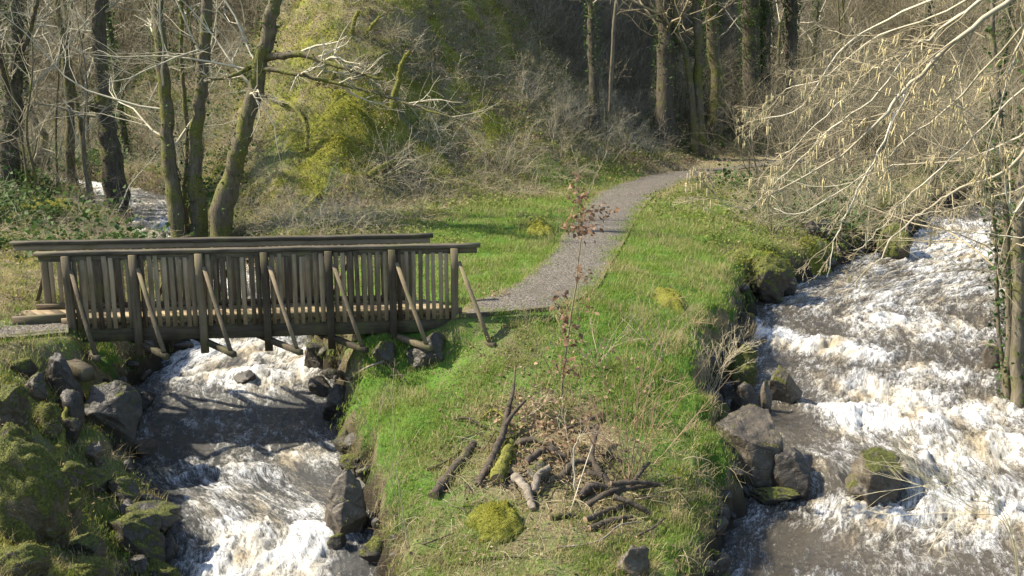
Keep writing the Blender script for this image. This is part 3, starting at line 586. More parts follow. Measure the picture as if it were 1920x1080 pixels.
def rock(name, label, cat, u0, u1, v0, v1, moss=.5, mat='rock', seed=1, dep=.8, sink=.3, group=None, cuts=9, rough=.16, fz=0, rz=None, soft=.85, flat=0):
    uc = (u0 + u1) / 2; p = GW(uc, v1); k = pxm(p[1]) ; sx = (u1 - u0) / 2 / k * 1.08; sy = sx * dep
    a = math.atan2(CAMZ - p[2], p[1]); H = max(.35 * sx, ((v1 - v0) / k - sy * .9 * math.sin(a)) / math.cos(a) + .02)
    sz = H / (2 - 2 * sink) * (2.0 if flat else 1.2) * (.8 if name == 'mossy_rock' else 1); rr = np.random.default_rng(seed)
    if name in ('mossy_mound', 'mossy_rock') and p[1] > 10:                              # a cushion lying on the slope
        p = G(uc, (v0 + v1) / 2); k = pxm(p[1]); sx = (u1 - u0) / 2 / k; e = np.abs(G(uc, v0) - G(uc, v1)); sy = max(.3, e[1] / 2)
        r = np.concatenate([[0], np.repeat(np.linspace(.08, 1, 14), 40)]); th = np.concatenate([[0], np.tile(np.arange(40) * math.pi / 20, 14)]); rr_ = r * (1 + .38 * noise2(np.cos(th) * 1.3 + seed, np.sin(th) * 1.3) + .12 * noise2(np.cos(th) * 4 + seed, np.sin(th) * 4))
        x = p[0] + rr_ * np.cos(th) * sx; y = p[1] + rr_ * np.sin(th) * sy; h = (.42 if p[1] > 22 else .3) * min(sx, sy) ** .6
        z = gz(x, y) + h * np.clip(1 - r ** 2.2, 0, 1) ** .8 * (1 + .45 * fbm(x * (1.8 if p[1] > 22 else 4), y * (1.8 if p[1] > 22 else 4), 3, seed)) - .12 * (r > .97)
        T = [(0, 1 + j, 1 + (j + 1) % 40) for j in range(40)]; Q = [(1 + i * 40 + j, 1 + i * 40 + 40 + j, 1 + i * 40 + 40 + (j + 1) % 40, 1 + i * 40 + (j + 1) % 40) for i in range(13) for j in range(40)]
        o = obj(name, mesh(name, np.stack([x, y, z], -1) - p, [T, Q], M['cushion'])); o.location = p; V_ = np.stack([x, y, z], -1) - p; fuzz(rr, V_[:400], np.tile([[0, -.3, 1.]], (400, 1)), .06 if p[1] > 22 else .016, fz if p[1] > 22 else fz * 2, 'moss', 'moss', o, 1.2); fz = 0
    else:
        o = None
    if o is None: o = obj(name, rock_mesh(name, sx * 1.06, sy * 1.06, sz, seed, cuts, rough, mat, 5 if (u1 - u0) > 70 else 4, soft, flat))
    if not (name in ('mossy_mound', 'mossy_rock') and p[1] > 10): o.location = (p[0], p[1] + sy * .75, p[2] + sz * (1 - 2 * sink))
    o['moss_cover'] = float(moss)
    tag(o, label, cat, group)
    if fz:
        me = o.data; n = len(me.vertices); P = np.empty(n * 3, np.float32); N = np.empty(n * 3, np.float32); me.vertices.foreach_get('co', P); me.vertices.foreach_get('normal', N)
        P = P.reshape(-1, 3); N = N.reshape(-1, 3); W = P + np.array(o.location)
        m = (N[:, 2] * .45 + noise3(W, 1.4, 3, 77) * .5 + moss) > .62
        if m.sum() > 10: fuzz(rr, P[m], N[m], .017 if p[1] < 20 else .04, int(fz * 1.6), 'moss', 'mossd' if u1 < 350 else 'moss', o)  # left-bank rocks take the moss with shade put into its colour
    return o
RK = [
 # right bank and river
 ('boulder', 'moss-topped boulder at the river edge, highest of the cluster below the dry brambles', 1362, 1428, 655, 712, .75, 'rock', 11, 400),
 ('boulder', 'round mossy boulder just below the highest one of the river-edge cluster', 1372, 1424, 688, 738, .7, 'rock', 12, 400),
 ('boulder', 'rounded brown boulder sticking out furthest into the river from the cluster', 1436, 1510, 690, 754, .48, 'rock', 13, 0),
 ('standing_slab', 'narrow upright slab of pale stone between two boulders at the river', 1426, 1450, 716, 772, .4, 'rock', 14, 0),
 ('boulder', 'dark blocky boulder in shade under the river-edge cluster', 1370, 1432, 722, 780, .3, 'rockw', 15, 0),
 ('boulder', 'dark mossy boulder half under the overhanging grass above the big slab', 1312, 1385, 748, 800, .5, 'rockw', 16, 0),
 ('boulder', 'broad flat-topped lichen-grey boulder against the grassy bank beside the river', 1336, 1512, 800, 922, .24, 'rock', 17, 250),
 ('boulder', 'dark-faced boulder joined to the broad grey one, beside the small chute', 1452, 1536, 838, 928, .2, 'rockw', 18, 0),
 ('boulder', 'mossy boulder standing alone in the middle of the rapids', 1578, 1718, 846, 948, .4, 'rock', 19, 350),
 ('ledge_stone', 'low flat ledge stone awash below the biggest boulder pair', 1402, 1510, 922, 948, .4, 'rockw', 20, 0),
 ('stone', 'small dark stone under the grass lip at the lower river edge', 1338, 1372, 948, 980, .3, 'rockw', 21, 0),
 ('stone', 'brown stone at the bottom edge where the bank meets the river', 1304, 1372, 1038, 1090, .4, 'rock', 22, 0),
 ('stone', 'pale brown stone in the grass at the bottom of the island', 1156, 1230, 1028, 1092, .25, 'rock', 23, 0),
 ('boulder', 'big dark boulder capped with yellow moss on the far river bank', 1404, 1488, 466, 552, .62, 'rockw', 24, 400),
 ('boulder', 'small dark boulder at the water beside the yellow-capped one', 1462, 1502, 520, 552, .4, 'rockw', 25, 0),
 ('boulder', 'dark green mossy boulder where the far river narrows', 1652, 1722, 428, 484, .72, 'rockw', 26, 0),
 ('boulder', 'mossy boulder above the narrows under the hanging bent branch', 1640, 1690, 365, 412, .7, 'rock', 27, 0),
 ('boulder', 'dark boulder in the shade under the hazel beside the far bank', 1500, 1560, 400, 450, .35, 'rockw', 28, 0),
 ('stone', 'grey stone at the water by the trunk on the right edge', 1842, 1884, 645, 692, .4, 'rock', 29, 0),
 # narrow stream
 ('boulder', 'small dark boulder in the stream right of the bridge foam', 570, 626, 708, 742, .25, 'rockw', 30, 0),
 ('boulder', 'large dark sloping boulder on the right side of the stream', 582, 692, 722, 790, .25, 'rockw', 31, 0),
 ('stone', 'mottled stone with water breaking over it in the stream under the bridge', 434, 482, 698, 724, .1, 'rockw', 32, 0),
 ('stone', 'black stone at the left edge of the stream foam', 240, 292, 736, 766, .2, 'rockw', 33, 0),
 ('boulder', 'big black boulder below the left abutment of the bridge', 146, 264, 724, 828, .3, 'rockw', 34, 0),
 ('boulder', 'dark boulder with a green cap jutting from the island into the stream', 616, 684, 792, 852, .5, 'rockw', 35, 200),
 ('boulder', 'large brown boulder at the foot of the island in the lower stream', 590, 692, 896, 1010, .3, 'rock', 36, 100),
 ('stone', 'small mossy stone in the water below the large brown boulder', 612, 652, 1004, 1032, .5, 'rockw', 37, 0),
 ('stone', 'pale flat stone at the left water edge catching the sun', 226, 296, 822, 858, .15, 'rock', 38, 0),
 ('stone', 'pale grey stone between the black boulder and the sunlit flat stone', 145, 198, 830, 874, .2, 'rock', 39, 0),
 # left bank
 ('boulder', 'square pale-topped boulder near the left end of the bridge', 36, 88, 700, 752, .3, 'rock', 40, 150),
 ('boulder', 'mossy boulder at the left picture edge above the big mossy one', -30, 52, 722, 800, .72, 'rock', 41, 900),
 ('boulder', 'round moss-covered boulder over the black boulder', 52, 108, 756, 812, .75, 'rock', 42, 700),
 ('boulder', 'huge moss-covered boulder on the left bank in the foreground', -40, 108, 842, 1024, .78, 'rock', 43, 3500),
 ('boulder', 'mossy boulder leaning on the huge one, towards the stream', 84, 158, 922, 1000, .7, 'rock', 44, 900),
 ('boulder', 'long dark wet boulder at the lower left waterline', 200, 330, 936, 1012, .35, 'rockw', 45, 0),
 ('boulder', 'dark boulder with a mossy ridge below the long wet one', 178, 308, 968, 1056, .48, 'rockw', 46, 300),
 ('boulder', 'mossy boulder cut by the bottom edge, left of two', 112, 208, 1044, 1100, .7, 'rock', 47, 700),
 ('boulder', 'mossy boulder cut by the bottom edge, next to the water', 236, 328, 1050, 1104, .65, 'rock', 48, 600),
 ('boulder', 'small dark boulder between the mossy slope and long wet boulder', 96, 200, 1000, 1052, .5, 'rockw', 49, 200),
 ('boulder', 'dark mossy boulder below the square pale-topped one at the left edge', -20, 46, 796, 850, .6, 'rockw', 141, 500),
 ('boulder', 'low dark boulder below the pale grey stone on the left bank', 128, 204, 872, 922, .5, 'rockw', 142, 200),
 ('boulder', 'mossy boulder right of the huge one, under the splintered stump', 100, 172, 868, 926, .7, 'rock', 143, 600),
 ('boulder', 'dark wet boulder at the waterline above the long wet one', 186, 262, 900, 948, .4, 'rockw', 144, 100),
 ('boulder', 'mossy boulder in the bottom left corner', -20, 78, 1020, 1092, .7, 'rock', 145, 900),
 ('boulder', 'shaded dark boulder under the rim of the left path', 4, 66, 668, 706, .5, 'rockw', 146, 200),
 ('stone', 'dark angular stone between the bridge abutment and round mossy boulder', 104, 150, 786, 836, .4, 'rockw', 147, 100),
 ('stone', 'dark stone at the foot of the island bank beside the stream bend', 632, 690, 848, 888, .45, 'rockw', 148, 100),
 ('stone', 'dark stone sunk in the island bank below the large brown boulder', 672, 732, 1010, 1060, .5, 'rockw', 149, 150),
 ('boulder', 'dark boulder at the foot of the right bank below the yellow-capped one', 1368, 1420, 578, 640, .5, 'rockw', 150, 150),
 ('stone', 'dark stone in the right bank below the standing slab', 1330, 1390, 780, 822, .45, 'rockw', 151, 100),
 # bridge foundations
 ('abutment_stone', 'tall dark abutment stone under the left end of the bridge', 78, 152, 672, 760, .2, 'rockw', 50, 0),
 ('abutment_stone', 'dark abutment stone low beside the black boulder', 92, 160, 742, 806, .25, 'rockw', 51, 0),
 ('boulder', 'dark stone under the middle of the bridge at the right stream edge', 552, 626, 636, 692, .3, 'rockw', 52, 0),
 ('boulder', 'dark mound of stone and roots under the right end of the bridge', 752, 838, 628, 692, .3, 'rockw', 53, 0),
 ('boulder', 'dark stone behind the grass clump under the bridge', 690, 752, 640, 690, .35, 'rockw', 54, 0),
 # island
 ('mossy_rock', 'bright yellow moss-covered rock in the grass at the front of the island', 876, 984, 932, 1020, .95, 'rock', 55, 2600),
 ('stone', 'dark stone in the dead wood heap behind the log pile', 980, 1040, 868, 905, .4, 'rock', 56, 0),
 # hill
 ('mossy_mound', 'largest bright moss mound on the sunny slope', 598, 738, 190, 262, 1.1, 'rock', 57, 2500),
 ('mossy_mound', 'bright moss mound below the largest one on the slope', 580, 686, 248, 306, 1.1, 'rock', 58, 1500),
 ('mossy_mound', 'small moss mound above the largest one, beside the broken mossy trunk', 606, 658, 178, 202, 1.1, 'rock', 59, 400),
 ('mossy_mound', 'mossy bank mound at the foot of the slope above the dark hollow', 760, 860, 285, 330, .95, 'rock', 60, 800),
 ('mossy_mound', 'small moss hummock in the grass left of the path', 985, 1035, 420, 448, .9, 'rock', 61, 500),
 ('mossy_mound', 'yellow moss hummock on the verge above the river bank', 1225, 1290, 548, 588, 1.0, 'rock', 62, 900),
 ('mossy_mound', 'moss hummock by the far left stream bend', 60, 135, 378, 425, .85, 'rock', 63, 700),
 ('mossy_mound', 'low mossy lump on the right far bank beside the water', 1490, 1560, 462, 505, .8, 'rock', 64, 400)]
for n_, lab, u0, u1, v0, v1, mo_, mt, sd, fz in RK:
    rock(n_, lab, {'standing_slab': 'stone', 'ledge_stone': 'stone', 'abutment_stone': 'stone', 'mossy_mound': 'mossy mound', 'mossy_rock': 'rock'}.get(n_, n_), u0, u1, v0, v1, mo_ + (.12 if mo_ > .28 else 0) - (.08 if u1 < 350 and mo_ > .6 else 0), mt, sd, fz=fz, flat='flat-topped' in lab,
         cuts=14 if mo_ < .6 else 9, rough=.15 if mo_ < .6 else .23, soft=.95 if mo_ < .6 else .8, dep=1.0 if 'mound' in n_ else .8)
# ------------------------------------------------------------------ trees
def spawn(rng, P, Rr, per, t0, t1, lf, ang, up=0., wob=.2, K=5, rf=.55, bias=None, tip=.25, lvar=.35):
    N, K0, _ = P.shape; n = N * per; i = np.repeat(np.arange(N), per); t = rng.uniform(t0, t1, n) * (K0 - 1); a = np.minimum(t.astype(int), K0 - 2); f = (t - a)[:, None]
    p = P[i, a] * (1 - f) + P[i, a + 1] * f; r = (Rr[i, a] * (1 - f[:, 0]) + Rr[i, a + 1] * f[:, 0]) * rf
    tn = nrm(P[i, a + 1] - P[i, a]); q = rng.normal(0, 1, (n, 3)); 
    if bias is not None: q = q + np.asarray(bias)
    pr = nrm(q - (q * tn).sum(1, keepdims=True) * tn); an = rng.normal(ang, .22, n)[:, None]
    d = nrm(np.cos(an) * tn + np.sin(an) * pr)
    plen = np.linalg.norm(np.diff(P, axis=1), axis=2).sum(1)[i]
    L = plen * lf * rng.uniform(1 - lvar, 1 + lvar, n) * (1.15 - .6 * t / (K0 - 1)); st = (L / (K - 1))[:, None]
    out = [p]
    for k in range(K - 1):
        d = nrm(d + rng.normal(0, wob, (n, 3)) + np.array([0, 0, up])); p = p + d * st; out.append(p)
    return np.stack(out, 1), np.maximum(r[:, None] * np.linspace(1, tip, K)[None], .0012)
def leaves(rng, pos, size, flat=.3, asp=.5, svar=.4, mb=None, droop=0.):
    n = len(pos); d = nrm(rng.normal(0, 1, (n, 3)) * [1, 1, .6] - [0, 0, droop]); nn = nrm(rng.normal(0, 1, (n, 3)) + [0, 0, flat * 3]); s = nrm(np.cross(d, nn)); nn = np.cross(s, d)
    L = (size * rng.uniform(1 - svar, 1 + svar, n))[:, None]; W = L * asp
    v = np.stack([pos, pos + d * L * .45 + s * W * .5 + nn * L * .1, pos + d * L - nn * L * .08, pos + d * L * .45 - s * W * .5 + nn * L * .1], 1).reshape(-1, 3)
    b = (np.arange(n) * 4)[:, None]; Fq = [np.concatenate([b + [0, 1, 2], b + [0, 2, 3]])]
    return v, Fq, np.repeat(rng.uniform(0, 1, n), 4)
def on_tube(rng, P, Rr, n, out=1.0):
    """n points and normals on a stem"""
    K = len(P); t = rng.uniform(0, K - 1.001, n); a = t.astype(int); f = (t - a)[:, None]; c = P[a] * (1 - f) + P[a + 1] * f; r = Rr[a] * (1 - f[:, 0]) + Rr[a + 1] * f[:, 0]
    th = rng.uniform(0, 2 * math.pi, n); N = np.stack([np.cos(th), np.sin(th), 0 * th], -1); return c + N * (r * out)[:, None], N
def stem_px(pts, Y, dY=0):
    """photo waypoints (u, v, width px) read back at depth Y -> points, radii"""
    n = len(pts); P = []; Rr = []
    for i, (u, v, wd) in enumerate(pts):
        y = Y + dY * i / max(1, n - 1); P.append(PY(u, v, y)); Rr.append(wd * .43 / pxm(y))
    return np.array(P), np.array(Rr)
def build_tree(name, label, cat, stems, seed, bark='bark', twig='twig', extend=4., nb=(9, 5, 4), limbs=(), ivy=0, moss=0, group=None, twl=.35, spread=1.0, flare=1.35, low=.25, sink=.25):
    rng = np.random.default_rng(seed); b = stems[0][0][0].copy(); b[2] = min(b[2], float(gz(b[0], b[1])))
    root = empty(name, b, label, cat, group); crown = MB(); mossP = []; mossN = []; ivyP = []
    for si, (P, Rr) in enumerate(stems):
        P = P.copy(); P[0, 2] = min(P[0, 2], float(gz(P[0, 0], P[0, 1]))) - sink
        if extend:
            d = nrm(P[-1] - P[-2]); e = [P[-1] + d * extend * k + np.array([rng.normal(0, .15), rng.normal(0, .15), 0]) * extend * k for k in (.4, 1.)]
            P = np.vstack([P, e]); Rr = np.concatenate([Rr, [Rr[-1] * .7, Rr[-1] * .25]])
        k = len(P) * 5; Pr = resample(P, k); rr = np.interp(np.linspace(0, len(P) - 1, k), np.arange(len(P)), Rr)
        Pr[1:-1] += rng.normal(0, .012, (k - 2, 3)) * (rr[1:-1, None] / .1 + .3); rr = rr * (1 + rng.normal(0, .05, k))
        rr[0] *= flare; rr[1] *= 1 + (flare - 1) * .6; rr[2] *= 1 + (flare - 1) * .25
        V, Fs = tubes(Pr[None], rr[None], 10 if rr[0] > .05 else 6); c = MB().add(V, Fs); obj('trunk', c.me('trunk', M[bark], off=b), root)
        A = [(Pr[None], rr[None])]
        P1, R1 = spawn(rng, Pr[None], rr[None], nb[0], low, 1, twl, 1.0 * spread, .06, .18, 8, .2); A1 = (P1, R1)
        P2, R2 = spawn(rng, P1, R1, nb[1] + 2, .15, 1, .5, .75, .03, .22, 5, .55)
        P3, R3 = spawn(rng, P2, R2, nb[2], .15, 1, .55, .7, .0, .25, 4, .5)
        for (p, r, n) in ((P1, R1, 5), (P2, R2, 4), (P3, R3, 3)): crown.add(*tubes(p, r, n, False))
        if moss: a, n_ = on_tube(rng, Pr, rr, moss * 2); kp = n_[:, 0] + .3 * n_[:, 1] < .3; mossP.append(a[kp]); mossN.append(n_[kp])  # real moss, but kept to the sunward side to imitate the lit trunk edge
        if ivy: a, n_ = on_tube(rng, Pr[:int(k * .8)], rr, ivy, 1.15); ivyP.append(a + n_ * np.abs(rng.normal(0, .09, (ivy, 1))))
    for P, Rr in limbs:
        k = len(P) * 5; Pr = resample(P, k); rr = np.interp(np.linspace(0, len(P) - 1, k), np.arange(len(P)), Rr); Pr[1:] += rng.normal(0, .012, (k - 1, 3))
        V, Fs = tubes(Pr[None], rr[None], 7); obj('limb', MB().add(V, Fs).me('limb', M[bark], off=b), root)
        P1, R1 = spawn(rng, Pr[None], rr[None], 12, .2, 1, .3, .8, .05, .22, 6, .45); P2, R2 = spawn(rng, P1, R1, 5, .2, 1, .5, .7, .0, .25, 4, .55)
        crown.add(*tubes(P1, R1, 4, False)); crown.add(*tubes(P2, R2, 3, False))
        if moss: a, n_ = on_tube(rng, Pr, rr, moss // 2); mossP.append(a); mossN.append(n_)
    obj('crown', crown.me('crown', M[twig], off=b), root)
    if mossP: fuzz(rng, np.concatenate(mossP) - b, np.concatenate(mossN), .038, sum(map(len, mossP)), 'moss', 'moss', root)
    if ivyP:
        V, Fs, tn = leaves(rng, np.concatenate(ivyP) - b, .075, .2, .8); tag(obj('ivy', mesh('ivy', V, Fs, M['ivy'], attrs={'tone': tn}), root), kind='stuff')
    return root
# alder clump behind the bridge: three mossy trunks from one stool
YA = 25.6
st = [stem_px([(345, 438, 46), (328, 380, 34), (316, 300, 30), (311, 200, 28), (302, 90, 26), (295, -10, 25)], YA, .3), stem_px([(378, 445, 52), (370, 380, 38), (366, 300, 30), (374, 200, 27), (384, 90, 26), (390, -10, 24)], YA + .2, .4),
      stem_px([(408, 445, 62), (418, 390, 50), (440, 310, 40), (462, 230, 36), (484, 140, 34), (503, 60, 32), (522, -12, 30)], YA - .3, -.6), stem_px([(365, 440, 20), (345, 380, 13), (352, 260, 11), (341, 130, 9), (340, 0, 8)], YA + .5, .4)]
lb = [stem_px([(500, 108, 18), (560, 102, 15), (612, 116, 13), (660, 132, 10), (715, 150, 5)], YA - .8, -1.5), stem_px([(494, 128, 13), (570, 142, 10), (680, 168, 8), (770, 196, 6), (870, 228, 3)], YA - .8, -2.2), stem_px([(480, 120, 12), (440, 140, 9), (405, 148, 6), (370, 140, 3)], YA - .6, -1), stem_px([(478, 175, 9), (500, 182, 7), (530, 200, 4)], YA - .6, -.6)]
build_tree('alder_tree', 'clump of tall mossy trunks just behind the bridge, the right one leaning right', 'tree', st, 3, 'barkm', 'twig', 5, (10, 5, 4), lb, 300, 500, low=.3)
build_tree('tree', 'dark crooked trunk with a short stub branch left of the mossy clump', 'tree', [stem_px([(216, 392, 62), (214, 330, 52), (205, 255, 40), (193, 190, 34), (187, 100, 30), (186, -10, 26)], 30)], 5, 'barkd', 'twig', 5, (10, 6, 4), [stem_px([(196, 210, 26), (180, 204, 18), (168, 200, 15)], 29.8, -.3)], 350, 500, low=.35)
build_tree('tree', 'dark ivy-hung trunk at the far left edge of the wood', 'tree', [stem_px([(8, 380, 56), (14, 300, 46), (24, 190, 38), (34, 90, 28), (30, -10, 22)], 29), stem_px([(2, 360, 36), (-20, 250, 28), (-30, 100, 24), (-25, -10, 20)], 29.5)], 6, 'barkd', 'twig', 4, (12, 6, 5), [stem_px([(22, 190, 16), (5, 130, 12), (-15, 60, 9)], 29, -1), stem_px([(30, 120, 14), (55, 60, 10), (70, 0, 8)], 29, -.6)], 1400, 300, low=.3)
build_tree('tree', 'slim mossy trunk left of the crooked dark trunk', 'tree', [stem_px([(136, 372, 24), (134, 300, 20), (130, 190, 18), (118, 90, 15), (106, -10, 12)], 31)], 7, 'barkm', 'twig', 4, (10, 6, 4), (), 0, 500, low=.3)
build_tree('tree', 'thin leaning mossy stem next to the slim trunk', 'tree', [stem_px([(170, 372, 18), (160, 300, 12), (150, 220, 11), (128, 120, 9), (120, 0, 7)], 31.5)], 8, 'barkm', 'twig', 3, (8, 5, 4), (), 0, 300, low=.3)
build_tree('tree', 'bent mossy trunk low over the far stream bend', 'tree', [stem_px([(50, 345, 24), (70, 300, 20), (85, 260, 16), (60, 215, 14), (45, 120, 10), (40, 0, 8)], 34)], 9, 'barkm', 'twig', 3, (9, 5, 4), [stem_px([(84, 262, 12), (90, 300, 10), (100, 330, 9)], 34)], 0, 400, low=.2)
build_tree('tree', 'tall straight ivy-covered trunk rising from the slope left of the path bend', 'tree', [stem_px([(1116, 196, 26), (1113, 130, 22), (1110, 60, 20), (1108, -10, 19)], 39)], 10, 'barkd', 'twig', 6, (9, 5, 4), (), 700, 0, low=.5)
build_tree('tree', 'thin bare pole tree right beside the tall ivy trunk', 'tree', [stem_px([(1142, 190, 10), (1148, 100, 8), (1156, -10, 7)], 39.4)], 11, 'bark', 'twigb', 5, (9, 5, 4), (), 0, 0, low=.4)
build_tree('tree', 'stout dark ivy-clad trunk above the path bend', 'tree', [stem_px([(1252, 180, 48), (1248, 120, 40), (1249, 60, 36), (1240, -10, 32)], 43)], 12, 'barkd', 'twigt', 6, (12, 6, 4), (), 1200, 300, low=.35)
build_tree('tree', 'forked mossy trunk leaning towards the stout dark one', 'tree', [stem_px([(1318, 215, 24), (1308, 150, 20), (1311, 70, 20), (1305, -10, 18)], 43), stem_px([(1310, 195, 18), (1290, 120, 14), (1272, 70, 13), (1262, -10, 10)], 42.8)], 13, 'barkm', 'twigt', 6, (10, 6, 4), (), 500, 500, low=.4)
build_tree('tree', 'ivy-covered trunk right of the forked mossy one, bright with sun', 'tree', [stem_px([(1350, 130, 30), (1338, 70, 28), (1328, -10, 24)], 45)], 14, 'barkm', 'twigt', 6, (10, 6, 4), (), 1500, 300, low=.3)
build_tree('tree', 'dark tree thick with evergreen ivy at the top of the wood', 'tree', [stem_px([(1412, 150, 44), (1408, 70, 40), (1405, -10, 36)], 47), stem_px([(1440, 140, 30), (1436, 70, 26), (1432, -10, 22)], 47.5)], 15, 'barkd', 'twigt', 6, (10, 6, 4), (), 3500, 0, low=.3)
build_tree('tree', 'second evergreen-ivied tree further right behind the hazel twigs', 'tree', [stem_px([(1478, 150, 30), (1482, 70, 28), (1485, -10, 24)], 48)], 16, 'barkd', 'twigt', 6, (10, 6, 4), (), 2500, 0, low=.3)
build_tree('tree', 'trunk with yellow-green moss at the right picture edge on the river bank', 'tree', [stem_px([(1898, 738, 22), (1892, 600, 16), (1888, 470, 15), (1884, 330, 13), (1872, 180, 12), (1862, 20, 10)], 16.6), stem_px([(1918, 738, 34), (1912, 560, 30), (1914, 400, 26), (1926, 240, 24), (1935, 60, 20)], 16.3), stem_px([(1902, 730, 12), (1872, 600, 9), (1868, 450, 8), (1850, 300, 6)], 16.8)], 17, 'bark', 'twigt', 3, (14, 6, 4), (), 350, 120, low=.15)
build_tree('dead_tree', 'broken moss-covered dead trunk beside the largest moss mound', 'dead tree', [stem_px([(733, 215, 26), (738, 185, 16), (748, 150, 12), (753, 118, 10), (768, 96, 6)], 31)], 18, 'mossbark', 'twig', 0, (3, 2, 2), [stem_px([(735, 195, 9), (752, 190, 7), (775, 205, 4)], 31)], 0, 500)
build_tree('dead_tree', 'short mossy leaning stump tree left of the broken trunk', 'dead tree', [stem_px([(584, 190, 18), (592, 160, 12), (604, 142, 10)], 31.5), stem_px([(610, 180, 12), (622, 150, 9), (632, 130, 6)], 31.5)], 19, 'mossbark', 'twig', 0, (3, 2, 2), (), 0, 400)
build_tree('dead_tree', 'leaning mossy poles crossing high on the sunny slope', 'dead tree', [stem_px([(640, 110, 12), (655, 70, 10), (672, 20, 8)], 34), stem_px([(650, 105, 12), (690, 60, 9), (712, 30, 6)], 34.2)], 20, 'mossbark', 'twig', 0, (4, 2, 2), (), 0, 400)
# ---- woodland: kinds built once, then copied
def kind_tree(name, seed, H, nst, bark, twig, nb, moss=0, ivy=0, lean=.12, twl=.4, r0=.09, fan=False):
    rng = np.random.default_rng(seed); stems = []
    for k in range(nst):
        a = rng.uniform(0, 6.28); l = rng.uniform(.3, 1) * lean * H; b = np.array([rng.normal(0, .12), rng.normal(0, .12), 0]) * (nst > 1)
        P = np.array([b + np.array([math.cos(a) * l * t ** (1 if fan else 1.5), math.sin(a) * l * t ** (1 if fan else 1.5), H * rng.uniform(.8, 1.05) * t]) + (rng.normal(0, .04 * H * .3, 3) if 0 < t < 1 else 0) for t in (0, .2, .45, .7, 1)])
        stems.append((P, r0 * rng.uniform(.6, 1.1) * np.array([1, .75, .6, .42, .15])))
    root = bpy.data.objects.new(name, None); COL.objects.link(root); crown = MB()
    tr = MB(); mp = []; mn = []; ip = []
    for P, Rr in stems:
        Pr = resample(P, 16); rr = np.interp(np.linspace(0, 4, 16), np.arange(5), Rr); rr[0] *= 1.4; tr.add(*tubes(Pr[None], rr[None], 6))
        P1, R1 = spawn(rng, Pr[None], rr[None], nb[0], .15 if fan else .3, 1, twl, .85, .07, .18, 6, .45); P2, R2 = spawn(rng, P1, R1, nb[1], .2, 1, .5, .75, .02, .22, 5, .5); P3, R3 = spawn(rng, P2, R2, nb[2], .2, 1, .55, .7, 0, .25, 3, .6)
        for p, r, n in ((P1, R1, 4), (P2, R2, 3), (P3, R3, 3)): crown.add(*tubes(p, r, n, False))
        if moss: a, n_ = on_tube(rng, Pr[:12], rr, moss); mp.append(a); mn.append(n_)
        if ivy: a, n_ = on_tube(rng, Pr[:13], rr, ivy, 1.1); ip.append(a + n_ * np.abs(rng.normal(0, .1, (ivy, 1))))
    obj('trunk', tr.me('trunk', M[bark]), root); obj('crown', crown.me('crown', M[twig]), root)
    if mp: fuzz(rng, np.concatenate(mp), np.concatenate(mn), .05, sum(map(len, mp)), 'moss', 'mossd', root)
    if ip:
        V, Fs, tn = leaves(rng, np.concatenate(ip), .085, .2, .8); tag(obj('ivy', mesh('ivy', V, Fs, M['ivy'], attrs={'tone': tn}), root), kind='stuff')
    return root
def dup(root, loc_, rz, sc, label, cat, group):
    r = root.copy(); COL.objects.link(r); r.location = loc_; r.rotation_euler = (0, 0, rz); r.scale = (sc, sc, sc)
    for ch in root.children:
        c = ch.copy(); COL.objects.link(c); c.parent = r
    return tag(r, label, cat, group)
USED = set()
def place(root, x, y, rz, sc, label, cat, group, dz=-.15):
    z = float(gz(x, y)) + dz
    if root.name in USED: return dup(root, (x, y, z), rz, sc, label, cat, group)
    USED.add(root.name); root.location = (x, y, z); root.rotation_euler = (0, 0, rz); root.scale = (sc,) * 3; return tag(root, label, cat, group)
KT = [kind_tree('bare_tree', 101, 9, 1, 'bark', 'twig', (13, 5, 4), 150), kind_tree('bare_tree', 102, 8, 2, 'barkm', 'twigb', (10, 5, 4), 250), kind_tree('bare_tree', 103, 10, 1, 'barkm', 'twig', (14, 5, 4), 350, 0, .2), kind_tree('ivy_tree', 104, 10, 1, 'barkd', 'twig', (12, 5, 4), 0, 1500, .08, .35, .13)]
KS = [kind_tree('bare_shrub', 111, 2.6, 6, 'bark', 'twigb', (7, 4, 4), 0, 0, .45, .5, .022, True), kind_tree('bare_shrub', 112, 2.0, 8, 'bark', 'twig', (6, 4, 4), 0, 0, .7, .5, .018, True), kind_tree('bare_shrub', 113, 3.2, 5, 'barkm', 'twig', (8, 5, 4), 60, 0, .4, .45, .03, True), kind_tree('hazel_shrub', 114, 3.6, 7, 'bark', 'twigd', (8, 5, 4), 0, 0, .5, .45, .03, True)]
rw = np.random.default_rng(77)
def okland(x, y, m=.6):
    a = np.array([x]); b = np.array([y]); return min(seg_dist(a, b, polyS)[0], seg_dist(a, b, polyR)[0], seg_dist(a, b, polyP)[0] + .2, seg_dist(a, b, polyQ)[0]) > m
LOOK = {'bare_tree': 'slim bare tree', 'bare_tree.001': 'twin-stemmed tree', 'bare_tree.002': 'leaning mossy tree', 'ivy_tree': 'ivy-clad tree', 'bare_shrub': 'brown shrub', 'bare_shrub.001': 'low grey shrub', 'bare_shrub.002': 'tall mossy shrub', 'hazel_shrub': 'tan hazel shrub'}
ZONE = [(60, 'at the far left edge'), (180, 'behind the far stream bend'), (300, 'behind the crooked dark trunk'), (430, 'behind the mossy trunk clump'), (560, 'behind the leaning trunk'), (720, 'above the moss mounds'), (880, 'above the right end of the bridge'), (1050, 'above the grass by the path'), (1180, 'by the tall straight ivy trunk'), (1300, 'by the stout ivy-clad trunk'), (1420, 'over the far end of the path'), (1560, 'behind the hazel branch tips'), (1720, 'above the river narrows'), (1860, 'behind the thick hazel branches'), (9999, 'at the right edge')]
